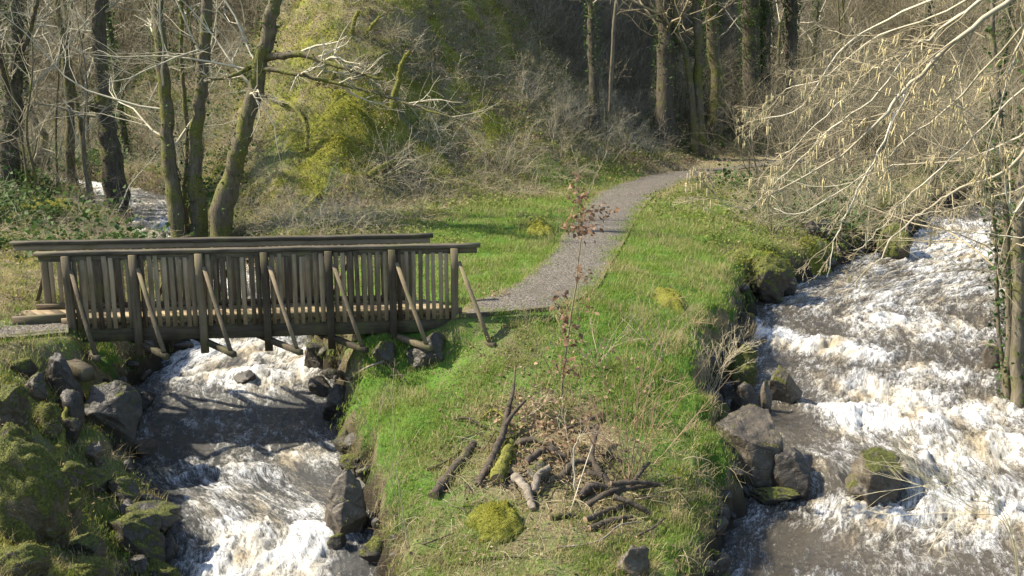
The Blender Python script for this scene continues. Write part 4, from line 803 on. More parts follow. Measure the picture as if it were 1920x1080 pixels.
def scatter_things(kinds, wts, region, n, sc, label, cat, group, mind=1.2, m=.6):
    pts = []; tries = 0
    while len(pts) < n and tries < 4000:
        tries += 1; u = rw.uniform(region[0], region[1]); Yd = rw.uniform(region[2], region[3]); x = (u - 960) / FP * (Yd + .6); 
        if len(region) > 4 and not (region[4](x, Yd)): continue
        if not okland(x, Yd, m) or any((x - a) ** 2 + (Yd - b) ** 2 < mind ** 2 for a, b in pts): continue
        pts.append((x, Yd)); k = kinds[rw.choice(len(kinds), p=wts)]; zn = next(z for a, z in ZONE if u < a); far = (Yd - region[2]) / (region[3] - region[2]); S_ = rw.uniform(*sc)
        place(k, x, Yd, rw.uniform(0, 6.28), S_, LOOK[k.name] + ' ' + label + ' ' + zn + (', in front' if far < .33 else ', midway back' if far < .66 else ', far back'), cat, group)
    return pts
up = lambda x, y: y > np.interp(x, HB[:, 0], HB[:, 1]) + 2.5
scatter_things(KT, [.3, .25, .25, .2], (-150, 520, 32, 62, lambda x, y: x < -13 or y > 46), 28, (.8, 1.2), 'in the left wood', 'tree', 'trees of the left wood', 1.4)
scatter_things(KT, [.35, .25, .4, 0], (-80, 420, 27, 35, lambda x, y: x < -10.5), 12, (.5, .75), 'in the near left wood', 'tree', 'slim trees of the near left wood', 1.0, .3)
scatter_things(KT, [.4, .2, .3, .1], (560, 1150, 42, 66, up), 9, (.7, 1.1), 'on the upper slope', 'tree', 'trees on the upper slope', 2)
scatter_things(KT, [.2, .2, .2, .4], (1150, 2050, 46, 72, up), 34, (.8, 1.25), 'in the upper wood', 'tree', 'trees beyond the path bend', 1.6)
scatter_things(KS, [.4, .4, .2, 0], (440, 1330, 30, 48, lambda x, y: y > np.interp(x, HB[:, 0], HB[:, 1]) + 1.2 and (x > -1 or y > 37)), 44, (.5, .85), 'on the slope', 'shrub', 'shrubs of the slope thicket', .9)
scatter_things(KS, [.3, .4, .3, 0], (-60, 420, 27, 44, lambda x, y: y > 26), 26, (.6, 1.0), 'in the undergrowth', 'shrub', 'shrubs by the far stream', .9, .4)
scatter_things(KS, [.1, .1, .1, .7], (1395, 2000, 29, 46, lambda x, y: True), 34, (.8, 1.3), 'in the thicket', 'shrub', 'hazel thicket of the far river bank', 1.0, .5)
scatter_things(KS, [.3, .3, 0, .4], (1385, 1720, 24, 31, lambda x, y: True), 12, (.35, .6), 'on the dark bank', 'shrub', 'low shrubs of the far river bank', .6, .3)

for i, (x, y, k, lab) in enumerate([q_ for q_ in ((-7.7, 10.4, 2, 'tall mossy shrub on the left bank above the huge mossy boulder'), (-8.2, 12.3, 3, 'hazel shrub on the left bank below the end of the path'), (-7.2, 9.1, 0, 'brown shrub on the left bank below the huge mossy boulder'), (-8.9, 13.6, 1, 'grey shrub on the left bank beside the end of the path')) if q_[1] == 13.6]):
    place(KS[k], x, y, i * 1.3, (1.1, .95, 1.2, 1.3)[i], lab, 'shrub', 'shrubs of the left bank')

scatter_things(KS, [.3, .2, .3, .2], (1120, 2000, 44, 66, up), 34, (.9, 1.5), 'in the upper wood', 'shrub', 'shrubs of the upper wood', 1.2)
# ------------------------------------------------------------------ near hazel with catkins (rooted on the near right bank)
rng = np.random.default_rng(5)
def hz(pts, r0, r1):
    P = np.array([PY(u, v, Y) for u, v, Y in pts]); k = len(P) * 4; return resample(P, k), np.linspace(r0, r1, k)
root_p = onland(4.6, 5.2)
hb = empty('hazel_tree', root_p, 'pale hazel hung with yellow catkins reaching in from the right over the river', 'tree')
HT = (root_p + [0, 0, -.2], root_p + [-.1, 0, 2.4], root_p + [-.5, 0, 4.6], PY(2040, -190, 4.8)); HT2 = (root_p + [.3, .5, -.2], root_p + [.3, .6, 2.6], root_p + [.1, .7, 4.8], PY(2080, -120, 6.0))
for T_, r in ((HT, .05), (HT2, .045)):
    k = 20; obj('trunk', MB().add(*tubes(resample(T_, k)[None], np.linspace(r, r * .5, k)[None], 9)).me('trunk', M['hazel'], off=root_p), hb)
MAIN = [([(2040, -190, 4.8), (1960, -55, 4.8), (1890, 0, 4.85), (1800, 72, 4.9), (1700, 165, 5.0), (1655, 220, 5.0), (1590, 280, 5.1), (1500, 335, 5.2), (1430, 372, 5.25)], .017, .002),
 ([(2040, -190, 4.8), (1930, -80, 5.1), (1840, 2, 5.3), (1785, 38, 5.4), (1720, 85, 5.5), (1650, 122, 5.6), (1600, 165, 5.7), (1520, 250, 5.8), (1450, 300, 6.0)], .0135, .0018),
 ([(1700, 165, 5.0), (1690, 195, 5.0), (1655, 270, 5.0), (1610, 350, 5.1), (1570, 440, 5.1), (1550, 520, 5.1)], .007, .0018),
 ([(2080, -120, 6.0), (1960, 0, 5.6), (1905, 100, 5.6), (1880, 180, 5.6), (1850, 290, 5.6), (1832, 370, 5.6)], .009, .002),
 ([(2080, -120, 6.0), (1990, 200, 6.2), (1905, 400, 6.2), (1880, 315, 6.1), (1856, 260, 6.0), (1812, 207, 6.0), (1760, 190, 6.0)], .009, .002),
 ([(2080, -120, 6.0), (2010, 180, 6.4), (1960, 320, 6.5), (1860, 372, 6.6), (1770, 395, 6.7), (1690, 408, 6.8)], .009, .002),
 ([(2080, -120, 6.0), (2000, 150, 7.2), (1900, 310, 7.4), (1805, 350, 7.5), (1765, 374, 7.5), (1730, 398, 7.5), (1700, 420, 7.5), (1668, 455, 7.4), (1652, 485, 7.4), (1630, 500, 7.4), (1590, 545, 7.4)], .015, .003),
 ([(1720, 85, 5.5), (1640, 180, 5.6), (1560, 240, 5.7), (1470, 330, 5.9), (1400, 390, 6.0), (1345, 372, 6.0), (1338, 340, 6.0)], .006, .0015),
 ([(1930, -80, 5.4), (1760, 30, 6.4), (1640, 70, 6.8), (1540, 150, 7.0), (1470, 170, 7.2), (1420, 240, 7.3)], .008, .002),
 ([(1960, 0, 5.6), (1790, 190, 6.6), (1700, 260, 6.8), (1620, 330, 7.0), (1500, 400, 7.2), (1450, 390, 7.3)], .008, .002),
 ([(2000, 100, 5.8), (1880, 200, 5.9), (1780, 300, 6.0), (1700, 370, 6.0), (1640, 440, 6.1), (1600, 470, 6.1)], .007, .002),
 ([(2000, 150, 7.2), (1920, 250, 8), (1800, 300, 8.3), (1680, 310, 8.6), (1560, 350, 8.8), (1440, 330, 9.0)], .012, .003),
 ([(1930, -80, 5.1), (1700, 20, 8), (1580, 90, 8.4), (1500, 200, 8.6), (1400, 230, 8.8)], .012, .003),
 ([(2010, 180, 6.4), (1940, 420, 6.6), (1880, 440, 6.7), (1800, 430, 6.8), (1740, 440, 6.9)], .007, .002)]
tw = MB(); pool = []
for pts, r0, r1 in MAIN:
    Pm, Rm = hz(pts, r0, r1); Pm[1:-1] += rng.normal(0, .006, (len(Pm) - 2, 3)); obj('branch', MB().add(*tubes(Pm[None], Rm[None], 7)).me('branch', M['hazel'], off=root_p), hb)
    h = len(Pm) // 4
    a = (Pm[None, h:], Rm[None, h:])
    P1, R1 = spawn(rng, *a, 14 if pts[-1][1] < 380 else 8, .05, .98, .27, .5, -.03, .13, 7, .4, bias=(-.9, 0, -.6)); P2, R2 = spawn(rng, P1, R1, 6, .15, 1, .42, .6, -.02, .2, 5, .6); P3, R3 = spawn(rng, P2, R2, 3, .2, 1, .6, .7, -.02, .2, 4, .7)
    R1 = np.maximum(R1, .0016); 
    for p, r, n in ((P1, R1, 5), (P2, R2, 4), (P3, R3, 3)): tw.add(*tubes(p, np.maximum(r, .0010), n, False))
    pool.append(P1[:, 1:].reshape(-1, 3)); pool.append(P2[:, 1:].reshape(-1, 3))
obj('crown', tw.me('crown', M['twigt'], off=root_p), hb)
pool = np.concatenate(pool); pr_d = pool[:, 1] * math.cos(TH) + (CAMZ - pool[:, 2]) * math.sin(TH)
pv_ = 540 + FP * ((CAMZ - pool[:, 2]) * math.cos(TH) - pool[:, 1] * math.sin(TH)) / pr_d
pool = pool[(pool[:, 0] / pr_d * FP + 960 < 1940) & ((pv_ < 380) | (rng.uniform(0, 1, len(pool)) < .15))]
ci = rng.choice(len(pool), 400, replace=False); cat_pts = []
for i in ci:
    for k in range(int(rng.choice([1, 1, 2, 2, 3, 4]))): cat_pts.append(pool[i] + np.array([rng.normal(0, .009), rng.normal(0, .009), -.004]))
cat_pts = np.array(cat_pts); cat_pts = cat_pts[np.argsort(cat_pts[:, 1])]
def catkin_V(L, r):
    P = np.array([[0, 0, 0], [.001, 0, -L * .12], [.002, .001, -L * .45], [.001, .002, -L * .85], [.002, .002, -L]]); return tubes(P[None], (r * np.array([.25, .9, 1, .9, .25]))[None], 5)
cms = []
for k in range(4): cms.append(MB().add(*catkin_V(.04 + .009 * k, .0038), a=k / 3).me('catkin', M['catkin']))
for i, p in enumerate(cat_pts[:300]):
    o = obj('catkin', cms[int(rng.integers(4))], hb, p - root_p); o.rotation_euler = (rng.normal(0, .28), rng.normal(0, .28), rng.uniform(0, 6.28)); o.scale = (1, 1, rng.uniform(.6, 1.3))
cb = MB()
for p in cat_pts[300:]:
    V, Fs = catkin_V(rng.uniform(.03, .07), .0038); cb.add(V + p, Fs, rng.uniform())
tag(obj('catkins', cb.me('catkins', M['catkin'], off=root_p), hb), kind='stuff')

# ------------------------------------------------------------------ saplings and thin stems on the island
def stems_plant(name, label, cat, paths, seed, mat='twigt', per=(5, 3), lf=.3, leaf=None, group=None, ang=.55, up_=.04):
    rg = np.random.default_rng(seed); b = paths[0][0][0].copy(); root = empty(name, b, label, cat, group); tr = MB(); tw = MB(); lv = []
    for P, r0, r1 in paths:
        P = P.copy(); P[0, 2] = float(gz(P[0, 0], P[0, 1])) - .06; k = len(P) * 5; Pr = resample(P, k); Pr[1:] += rg.normal(0, .006, (k - 1, 3)); rr = np.linspace(r0, r1, k)
        obj('stem', MB().add(*tubes(Pr[None], rr[None], 6)).me('stem', M[mat], off=b), root)
        if per[0]:
            P1, R1 = spawn(rg, Pr[None], rr[None], per[0], .3, .98, lf, ang, up_, .16, 6, .55); tw.add(*tubes(P1, np.maximum(R1, .002), 4, False)); lv.append(P1[:, 2:].reshape(-1, 3))
            if per[1]: P2, R2 = spawn(rg, P1, R1, per[1], .2, 1, .45, .6, up_, .2, 4, .6); tw.add(*tubes(P2, np.maximum(R2, .0016), 3, False)); lv.append(P2[:, 2:].reshape(-1, 3))
        lv.append(Pr[k // 3:])
    if tw.n: tag(obj('twigs', tw.me('twigs', M[mat], off=b), root), kind='stuff')
    return root, np.concatenate(lv), b, rg
def pth(pts, Y, r0, r1, dY=0):
    n = len(pts); g = G(*pts[0]) if Y is None else None; Y = g[1] if Y is None else Y
    return np.array([PY(u, v, Y + dY * i / (n - 1)) for i, (u, v) in enumerate(pts)]), r0, r1
r_, lv, b, rg = stems_plant('oak_sapling', 'tall thin sapling with withered brown leaves in front of the path', 'sapling', [pth([(1050, 752), (1058, 690), (1066, 620), (1076, 560), (1086, 480), (1092, 420), (1098, 375), (1118, 330), (1130, 305)], None, .016, .003), pth([(1094, 410), (1082, 375), (1078, 335)], 13.3, .005, .002), pth([(1052, 745), (1030, 690), (990, 610), (980, 575)], None, .006, .002)], 21, 'twigt', (7, 2), .18)
cl = []
for (u, v, s, n) in ((1090, 372, .13, 26), (1078, 418, .1, 30), (1100, 430, .09, 18), (1116, 395, .08, 14), (1078, 340, .06, 8), (1090, 517, .06, 12), (1138, 400, .05, 7), (1062, 582, .08, 10), (1050, 560, .06, 8), (1105, 575, .07, 8), (1062, 618, .08, 14), (1058, 690, .07, 10), (1068, 640, .08, 9), (940, 556, .12, 22), (990, 740, .16, 40), (1060, 680, .1, 12), (1000, 770, .15, 30)):
    if u == 940 or v > 720: continue
    cl.append(PY(u, v, 13.3) + rg.normal(0, s, (int(n * 1.6), 3)))
V, Fs, tn = leaves(rg, np.concatenate(cl) - b, .088, 0, .6, .5, droop=.5); tag(obj('leaves', mesh('leaves', V, Fs, M['leaf'], attrs={'tone': tn}), r_), kind='stuff')
tips = [((1000, 640), (1090, 800)), ((1040, 590), (1120, 780)), ((1105, 600), (1150, 770)), ((1165, 570), (1172, 740)), ((1212, 640), (1192, 770)), ((1255, 600), (1210, 760)), ((1300, 590), (1225, 770)), ((1345, 650), (1240, 800)), ((1372, 700), (1262, 830)), ((1130, 650), (1140, 800)), ((1290, 700), (1215, 830)), ((1230, 560), (1200, 720)), ((1060, 700), (1110, 830)), ((1180, 620), (1165, 790))]
bs = G(1182, 912)
stems_plant('bush', 'leafless bush of many thin tan stems fanning up behind the log pile', 'bush', [(np.array([PY(1182 + 8 * math.sin(i * 2.1), 912, bs[1] + .1 * math.cos(i)), PY(m[0] * .5 + 591, m[1] * .45 + 501, bs[1] + .1), PY(m[0], m[1], bs[1] + .25 * math.sin(i * 1.7)), PY(t[0], t[1], bs[1] + .6 * math.sin(i * 1.7))]), .0075, .002) for i, (t, m) in enumerate(tips)], 22, 'bush', (6, 3), .33)
stems_plant('sapling', 'pale grey arching stem in the dead wood left of the bush', 'sapling', [pth([(1080, 920), (1076, 870), (1080, 830), (1100, 812), (1135, 818)], None, .011, .003), pth([(1080, 850), (1060, 800), (1050, 760)], 11.9, .005, .002)], 23, 'hazel', (5, 2), .3)
stems_plant('sapling', 'pair of very thin bare stems on the left front edge of the island', 'sapling', [pth([(768, 1030), (752, 940), (742, 860), (736, 760), (738, 690)], None, .007, .002), pth([(764, 1030), (745, 950), (728, 880), (700, 800)], None, .006, .002)], 24, 'twigt', (6, 2), .16)
stems_plant('sapling', 'thin crooked stem above the green-capped boulder by the stream', 'sapling', [pth([(702, 842), (690, 800), (668, 745), (650, 708)], None, .007, .002), pth([(700, 842), (708, 790), (722, 740), (735, 690)], None, .005, .0015)], 25, 'twigt', (4, 1), .25)
stems_plant('sapling', 'short upright twig in the grass in front of the mossy rock', 'sapling', [pth([(1012, 1012), (1014, 970), (1020, 930)], None, .005, .002)], 26, 'twigt', (4, 1), .3)
stems_plant('sapling', 'pale leaning stem at the left end of the bridge, bent over the far rail', 'sapling', [pth([(210, 440), (225, 390), (245, 345), (275, 310), (300, 280)], 27, .022, .004), pth([(212, 430), (190, 395), (180, 370)], 27, .008, .003)], 27, 'hazel', (5, 2), .3)
sh = lambda u, v, n, seed, hpx, wpx: [(lambda a, t: (np.array([g + [rs.normal(0, .06), rs.normal(0, .06), 0], g + np.array([t[0] * .4, rs.normal(0, .1), t[1] * .55]), g + np.array([t[0], rs.normal(0, .25), t[1]])]), .006, .0018))(0, (rs.uniform(-wpx, wpx), hpx * rs.uniform(.5, 1.))) for rs in [np.random.default_rng(seed)] for g in [G(u, v)] for _ in range(n)]
stems_plant('bramble', 'dry tangled bramble stems on the bank lip above the river-edge boulders', 'bramble', sh(1330, 745, 16, 31, 1.1, .8), 31, 'twigb', (6, 3), .4)
stems_plant('bramble', 'thin dry stems standing on the verge by the river below the yellow hummock', 'bramble', sh(1385, 690, 12, 32, .9, .5), 32, 'twigt', (5, 3), .4)
stems_plant('bramble', 'sparse dry stems on the grass between path and bush', 'bramble', sh(1120, 690, 9, 33, .8, .9), 33, 'twigb', (5, 3), .4)
stems_plant('bramble', 'sparse dry stems on the green verge right of the sapling', 'bramble', sh(1235, 680, 8, 34, 1.0, .7), 34, 'twigt', (4, 3), .35)
stems_plant('bramble', 'short dry stems left of the bush at the withered leaf heap', 'bramble', sh(985, 790, 10, 35, .6, .5), 35, 'twigb', (5, 3), .4)
stems_plant('bramble', 'fine dark twigs hanging over the river at the bottom right corner', 'bramble', [(np.array([PY(1990, 1120 - 14 * i, 7.6), PY(1900, 1030 - 10 * i, 7.5), PY(1820 - 10 * i, 960 - 12 * i, 7.4), PY(1740 - 8 * i, 900 - 6 * i, 7.4)]), .004, .0012) for i in range(4)], 36, 'twigb', (7, 3), .25)
def leaf_heap(label, u, v, rad, n, seed, sz=.08, h=.1):
    rg = np.random.default_rng(seed); g = G(u, v); p = rg.normal(0, 1, (n, 2)) * rad; x, y = g[0] + p[:, 0], g[1] + p[:, 1]; z = gz(x, y) + np.abs(rg.normal(0, h, n)) * np.exp(-(p ** 2).sum(1) / rad / rad)
    V, Fs, tn = leaves(rg, np.stack([x, y, z], -1) - g, sz, .1, .6); o = obj('withered_leaves', mesh('withered_leaves', V, Fs, M['leaf'], attrs={'tone': tn}), None, g); tag(o, label, 'leaves', kind='stuff')
leaf_heap('withered brown leaves heaped behind the forked dead branch', 1000, 790, .5, 700, 41, .075, .18)
leaf_heap('withered brown leaves at the edge of the gravel path by the bridge', 935, 560, .28, 160, 42, .07, .07)
leaf_heap('withered brown leaves hanging in the bush by the log pile', 1045, 870, .35, 180, 43, .07, .2)
leaf_heap('withered leaves low on the island between sapling and bush', 1070, 700, .7, 160, 44, .07, .25)

# ------------------------------------------------------------------ dead wood
def log(name, label, cat, pts, r0, r1, mat='log', seed=1, lift=0., forks=(), moss=0, Y=None, group=None, knots=True):
    rg = np.random.default_rng(seed); P = []
    for (u, v, *l) in pts:
        g = G(u, v); P.append(g + [0, 0, (l[0] if l else 0) + lift])
    P = np.array(P); b = P.mean(0); k = max(6, len(P) * 5); Pr = resample(P, k); Pr += rg.normal(0, r0 * .07, (k, 3)); rr = np.linspace(r0, r1, k) * (1 + rg.normal(0, .08, k)); Pr[:, 2] -= r0 * .35
    V, Fs = tubes(Pr[None], rr[None], 12, False); V = V + (np.repeat(Pr, 12, 0) - V) * (.22 * noise3((V - b) / r0, .9, 3, seed) + .1)[:, None]
    root = empty(name, b, label, cat, group); obj('bark', MB().add(V, Fs).me('bark', M[mat], off=b), root)
    for e, i in ((0, 0), (1, k - 1)):
        d = nrm(Pr[1] - Pr[0]) * -1 if e == 0 else nrm(Pr[-1] - Pr[-2]); ring = V[i * 12:(i + 1) * 12]; c = ring.mean(0) + d * .004
        VV = np.vstack([ring, ring * .5 + c * .5 + d * .002, c[None]]); q = np.array([(j, (j + 1) % 12, 12 + (j + 1) % 12, 12 + j) for j in range(12)]); t = np.array([(12 + j, 12 + (j + 1) % 12, 24) for j in range(12)])
        if e: q = q[:, ::-1]; t = t[:, ::-1]
        obj('cut_end', mesh('cut_end', VV - b, [q[:, ::-1], t[:, ::-1]], M['cut']), root)
    for f in forks:
        Q = np.array([G(u, v) + [0, 0, l] for u, v, l in f[0]]); Q = resample(Q, 10); obj('fork', MB().add(*tubes(Q[None], np.linspace(f[1], f[2], 10)[None], 8)).me('fork', M[mat], off=b), root)
    if moss: a, n_ = on_tube(rg, Pr, rr, moss); n_[:, 2] = np.abs(rg.normal(.5, .5, moss)); fuzz(rg, a - b, nrm(n_), .022, moss, 'moss', 'mossd', root)
    return root
log('log', 'straight brown log lying on the grass, its sawn end towards the front left', 'log', [(812, 938, .07), (850, 890, .08), (888, 838, .07)], .082, .07, 'log', 1)
log('dead_branch', 'black forked dead branch propped upright across the mossy log', 'branch', [(898, 914, .05), (925, 868, .12), (945, 830, .2), (955, 800, .3)], .062, .042, 'log', 2, forks=[([(945, 828, .2), (962, 815, .3), (985, 800, .38)], .035, .018), ([(954, 802, .3), (962, 785, .4), (966, 755, .55)], .034, .012)])
log('mossy_log', 'short log furred with bright moss behind the black forked branch', 'log', [(930, 905, .08), (946, 868, .1), (958, 840, .08)], .1, .085, 'mossbark', 3, moss=1500)
log('stick', 'bent brown stick beside the straight log', 'stick', [(800, 884, .03), (830, 874, .05), (862, 852, .04)], .022, .014, 'log', 4)
log('stick', 'crooked grey stick behind the straight log, reaching to the mossy stub', 'stick', [(852, 790, .05), (880, 795, .09), (910, 808, .05)], .022, .016, 'log', 5)
log('mossy_branch', 'bowed branch with yellow moss behind the forked dead branch', 'branch', [(905, 790, .05), (925, 778, .08), (945, 790, .08), (955, 810, .05)], .03, .022, 'mossbark', 6, moss=500)
PILE = [([(1098, 982, .06), (1140, 965, .08), (1180, 952, .06)], .05, 'front left log at the bottom of the dark log pile'), ([(1105, 996, .05), (1150, 985, .07), (1185, 975, .06)], .05, 'lowest log of the dark log pile, nearest the front'), ([(1150, 958, .2), (1190, 970, .16), (1220, 976, .1)], .05, 'log of the dark pile slanting down to the right'),
        ([(1130, 950, .16), (1175, 938, .2), (1228, 930, .16)], .042, 'long log across the back of the dark log pile'), ([(1180, 932, .14), (1205, 918, .2), (1216, 902, .26)], .038, 'log end poking up at the right back of the dark log pile'), ([(1145, 945, .28), (1190, 938, .3), (1235, 938, .22)], .04, 'topmost log of the dark log pile'), ([(1100, 965, .14), (1130, 952, .2), (1170, 940, .22)], .045, 'left upper log of the dark log pile'), ([(1030, 975, .04), (1055, 968, .06), (1078, 972, .05)], .045, 'short black log lying left of the dark log pile')]
for i, (pts, r, lab) in enumerate(PILE):
    pts = [pts[0], ((pts[0][0] + pts[-1][0]) / 2, (pts[0][1] + pts[-1][1]) / 2 - 1.5, (pts[0][2] + pts[-1][2]) / 2 + .01), pts[-1]]; log('log', lab, 'log', pts, r * .85, r * .65, 'log', 60 + i, group='logs of the dark pile')
DW = [([(965, 905, .1), (985, 930, .14), (1000, 960, .05)], .075, 'paleroot', 'grey weathered root bulging out of the dead wood heap'), ([(1000, 935, .1), (1010, 915, .2), (1030, 905, .22)], .06, 'paleroot', 'pale broken stub at the centre of the dead wood heap'), ([(985, 880, .1), (1020, 862, .16), (1060, 868, .1)], .06, 'log', 'dark rotten log behind the pale stub'), ([(960, 840, .05), (1000, 838, .12), (1050, 850, .08)], .055, 'log', 'rotten log at the back of the dead wood heap'),
      ([(1050, 905, .1), (1080, 885, .16), (1110, 880, .1)], .05, 'log', 'brown rotten branch right of the pale stub'), ([(1130, 905, .05), (1110, 870, .15), (1120, 830, .25)], .045, 'log', 'upright rotten snag left of the bush stems'), ([(1085, 935, .05), (1110, 925, .12), (1150, 930, .08)], .07, 'log', 'black root lump under the bush'), ([(1150, 930, .05), (1130, 905, .1), (1100, 900, .12)], .06, 'log', 'black root lump behind the log pile'),
      ([(1070, 960, .02), (1100, 905, .3), (1110, 890, .4)], .008, 'hazel', 'thin pale stick leaning on the log pile'), ([(1040, 1032, .03), (1120, 1022, .05), (1160, 1000, .1), (1195, 992, .1)], .014, 'paleroot', 'thin pale branch lying in the grass below the log pile'), ([(740, 1040, .03), (800, 1025, .05), (850, 1005, .04)], .012, 'log', 'thin stick in the rough grass at the front left'), ([(860, 1062, .03), (920, 1050, .03), (990, 1050, .04)], .01, 'log', 'thin stick along the bottom of the island'),
      ([(880, 960, .03), (920, 965, .03), (960, 950, .03)], .01, 'log', 'short stick between the straight log and the mossy rock'), ([(930, 820, .1), (905, 850, .03)], .012, 'log', 'twig lying over the grass by the forked branch'), ([(1130, 780, .05), (1100, 800, .1), (1060, 810, .05)], .03, 'log', 'brown branch at the back of the dead wood heap'), ([(1190, 1010, .03), (1225, 1000, .08), (1245, 985, .1)], .02, 'log', 'dark stick end right of the pale branch'), ([(690, 672, .05), (730, 690, .1), (760, 720, .05)], .02, 'log', 'driftwood stick on the dark slope below the bridge'), ([(655, 720, .1), (690, 705, .15), (720, 690, .12)], .025, 'paleroot', 'grey root on the dark boulder below the bridge')]
for i, (pts, r, m, lab) in enumerate(DW): log({'log': 'dead_branch', 'paleroot': 'dead_root', 'hazel': 'stick'}[m], lab, 'dead wood', pts, r, r * .7, m, 80 + i)
log('mossy_log', 'mossy fallen branch on the slope right of the leaning trunk', 'log', [(520, 196, .2), (550, 216, .3), (572, 245, .2), (575, 285, .1)], .09, .06, 'mossbark', 120, moss=900)
log('mossy_log', 'mossy log at the foot of the slope beside pale stones', 'log', [(690, 338, .1), (720, 326, .25), (748, 310, .15)], .13, .1, 'mossbark', 121, moss=900)
log('mossy_log', 'small mossy log low on the bank behind the bridge', 'log', [(560, 408, .1), (580, 392, .15), (600, 372, .15)], .07, .06, 'mossbark', 122, moss=500)
log('log', 'black log end at the water on the right picture edge', 'log', [(1850, 742, .1), (1880, 742, .1), (1925, 738, .15)], .09, .09, 'log', 123)
log('mossy_stump', 'sharp splintered mossy stump on the left bank', 'stump', [(108, 860, .0), (118, 835, .18), (132, 800, .42)], .09, .015, 'mossbark', 124, moss=500)
# ------------------------------------------------------------------ ground cover (uncountable): one object each, tufts instanced on points of the ground
def scatter(name, label, protos, mat, P, rot, scl, var, cat=None):
    V = []; pr = []; tn = []; Fs = []; n = 0
    for k, (v, fs, t) in enumerate(protos):
        V.append(v); pr.append(np.full(len(v), k)); tn.append(t if np.ndim(t) else np.full(len(v), t)); Fs += [np.asarray(f) + n for f in fs]; n += len(v)
    N = len(P); V.append(P); pr.append(np.full(N, -1)); tn.append(np.zeros(N)); z = np.zeros(n)
    me = mesh(name, np.concatenate(V), Fs, mat, True, attrs={'proto': np.concatenate(pr).astype(np.int32), 'tone': np.concatenate(tn), 'rot': np.vstack([np.zeros((n, 3)), rot]), 'scl': np.concatenate([z, scl]), 'var': np.concatenate([z, var]).astype(np.int32)})
    o = obj(name, me); tag(o, label, cat or name.replace('_', ' '), kind='stuff')
    g = bpy.data.node_groups.new(name, 'GeometryNodeTree'); g.interface.new_socket('Geometry', in_out='INPUT', socket_type='NodeSocketGeometry'); g.interface.new_socket('Geometry', in_out='OUTPUT', socket_type='NodeSocketGeometry')
    nd = lambda t: g.nodes.new(t); L = g.links.new; gi = nd('NodeGroupInput'); go = nd('NodeGroupOutput')
    def na(nm, ty): a = nd('GeometryNodeInputNamedAttribute'); a.data_type = ty; a.inputs[0].default_value = nm; return [s for s in a.outputs if s.enabled and s.name == 'Attribute'][0]
    cmp = nd('FunctionNodeCompare'); cmp.data_type = 'INT'; cmp.operation = 'GREATER_EQUAL'; ai = [s for s in cmp.inputs if s.enabled]; L(na('proto', 'INT'), ai[0]); ai[1].default_value = 0
    sp = nd('GeometryNodeSeparateGeometry'); sp.domain = 'POINT'; L(gi.outputs[0], sp.inputs[0]); L(cmp.outputs[0], sp.inputs[1])
    si = nd('GeometryNodeSplitToInstances'); si.domain = 'POINT'; L(sp.outputs[0], si.inputs[0]); L(na('proto', 'INT'), si.inputs['Group ID'])
    ip = nd('GeometryNodeInstanceOnPoints'); L(sp.outputs[1], ip.inputs['Points']); L(si.outputs[0], ip.inputs['Instance']); ip.inputs['Pick Instance'].default_value = True
    L(na('var', 'INT'), ip.inputs['Instance Index']); L(na('rot', 'FLOAT_VECTOR'), ip.inputs['Rotation']); L(na('scl', 'FLOAT'), ip.inputs['Scale']); L(ip.outputs[0], go.inputs[0])
    o.modifiers.new('scatter', 'NODES').node_group = g; return o
def tuft(seed, n, h, spread, wd, lean=.5, seg=2, curl=.5):
    """n blades around a point, each a tapering bent strip"""
    rg = np.random.default_rng(seed); b = np.concatenate([rg.normal(0, spread, (n, 2)), np.zeros((n, 1)) - .01], 1); a = rg.uniform(0, 6.28, n); d = np.stack([np.cos(a), np.sin(a)], -1)
    H = h * rg.uniform(.5, 1.15, n); l = lean * rg.uniform(.2, 1.2, n); s = np.stack([-d[:, 1], d[:, 0], 0 * a], -1) * (wd * rg.uniform(.7, 1.2, n))[:, None] / 2
    rows = []
    for k in range(seg + 1):
        t = k / seg; c = b + np.concatenate([d * (H * l * t ** 1.7)[:, None], (H * t * (1 - curl * l * t * .5))[:, None]], 1)
        rows += [c - s * (1 - t) ** .7, c + s * (1 - t) ** .7] if k < seg else [c]
    m = 2 * seg + 1; V = np.stack(rows, 1).reshape(-1, 3); base = (np.arange(n) * m)[:, None]
    Fs = [base + [2 * k, 2 * k + 1, 2 * k + 3, 2 * k + 2] for k in range(seg - 1)]; T = base + [2 * seg - 2, 2 * seg - 1, 2 * seg]
    return V, Fs + [T], np.repeat(rg.uniform(0, 1, n), m)
def bramble(seed, n, L, r, up=.55, twl=3):
    rg = np.random.default_rng(seed); P = []; 
    for i in range(n):
        a = rg.uniform(0, 6.28); d = nrm(np.array([math.cos(a), math.sin(a), up * rg.uniform(.5, 3)])); p = np.array([rg.normal(0, .15), rg.normal(0, .15), -.05]); l = L * rg.uniform(.5, 1.2) / 6; q = [p]
        for k in range(6): d = nrm(d + rg.normal(0, .14, 3) - [0, 0, .16]); p = p + d * l; q.append(p)
        P.append(q)
    P = np.array(P); Rr = np.repeat(np.linspace(r, r * .4, 7)[None], n, 0); mb = MB().add(*tubes(P, Rr, 3, False), a=.3)
    P2, R2 = spawn(rg, P, Rr, twl, .2, 1, .35, .8, 0, .25, 4, .6); mb.add(*tubes(P2, R2, 3, False), a=.6)
    return np.concatenate(mb.V), mb.F, np.concatenate(mb.A)
def leafclump(seed, n, rad, h, size, asp=.6, flat=.5):
    rg = np.random.default_rng(seed); p = rg.normal(0, 1, (n, 3)) * [rad, rad, 0] + np.stack([0 * np.arange(n), 0 * np.arange(n), np.abs(rg.normal(0, h, n))], -1); return leaves(rg, p, size, flat, asp)
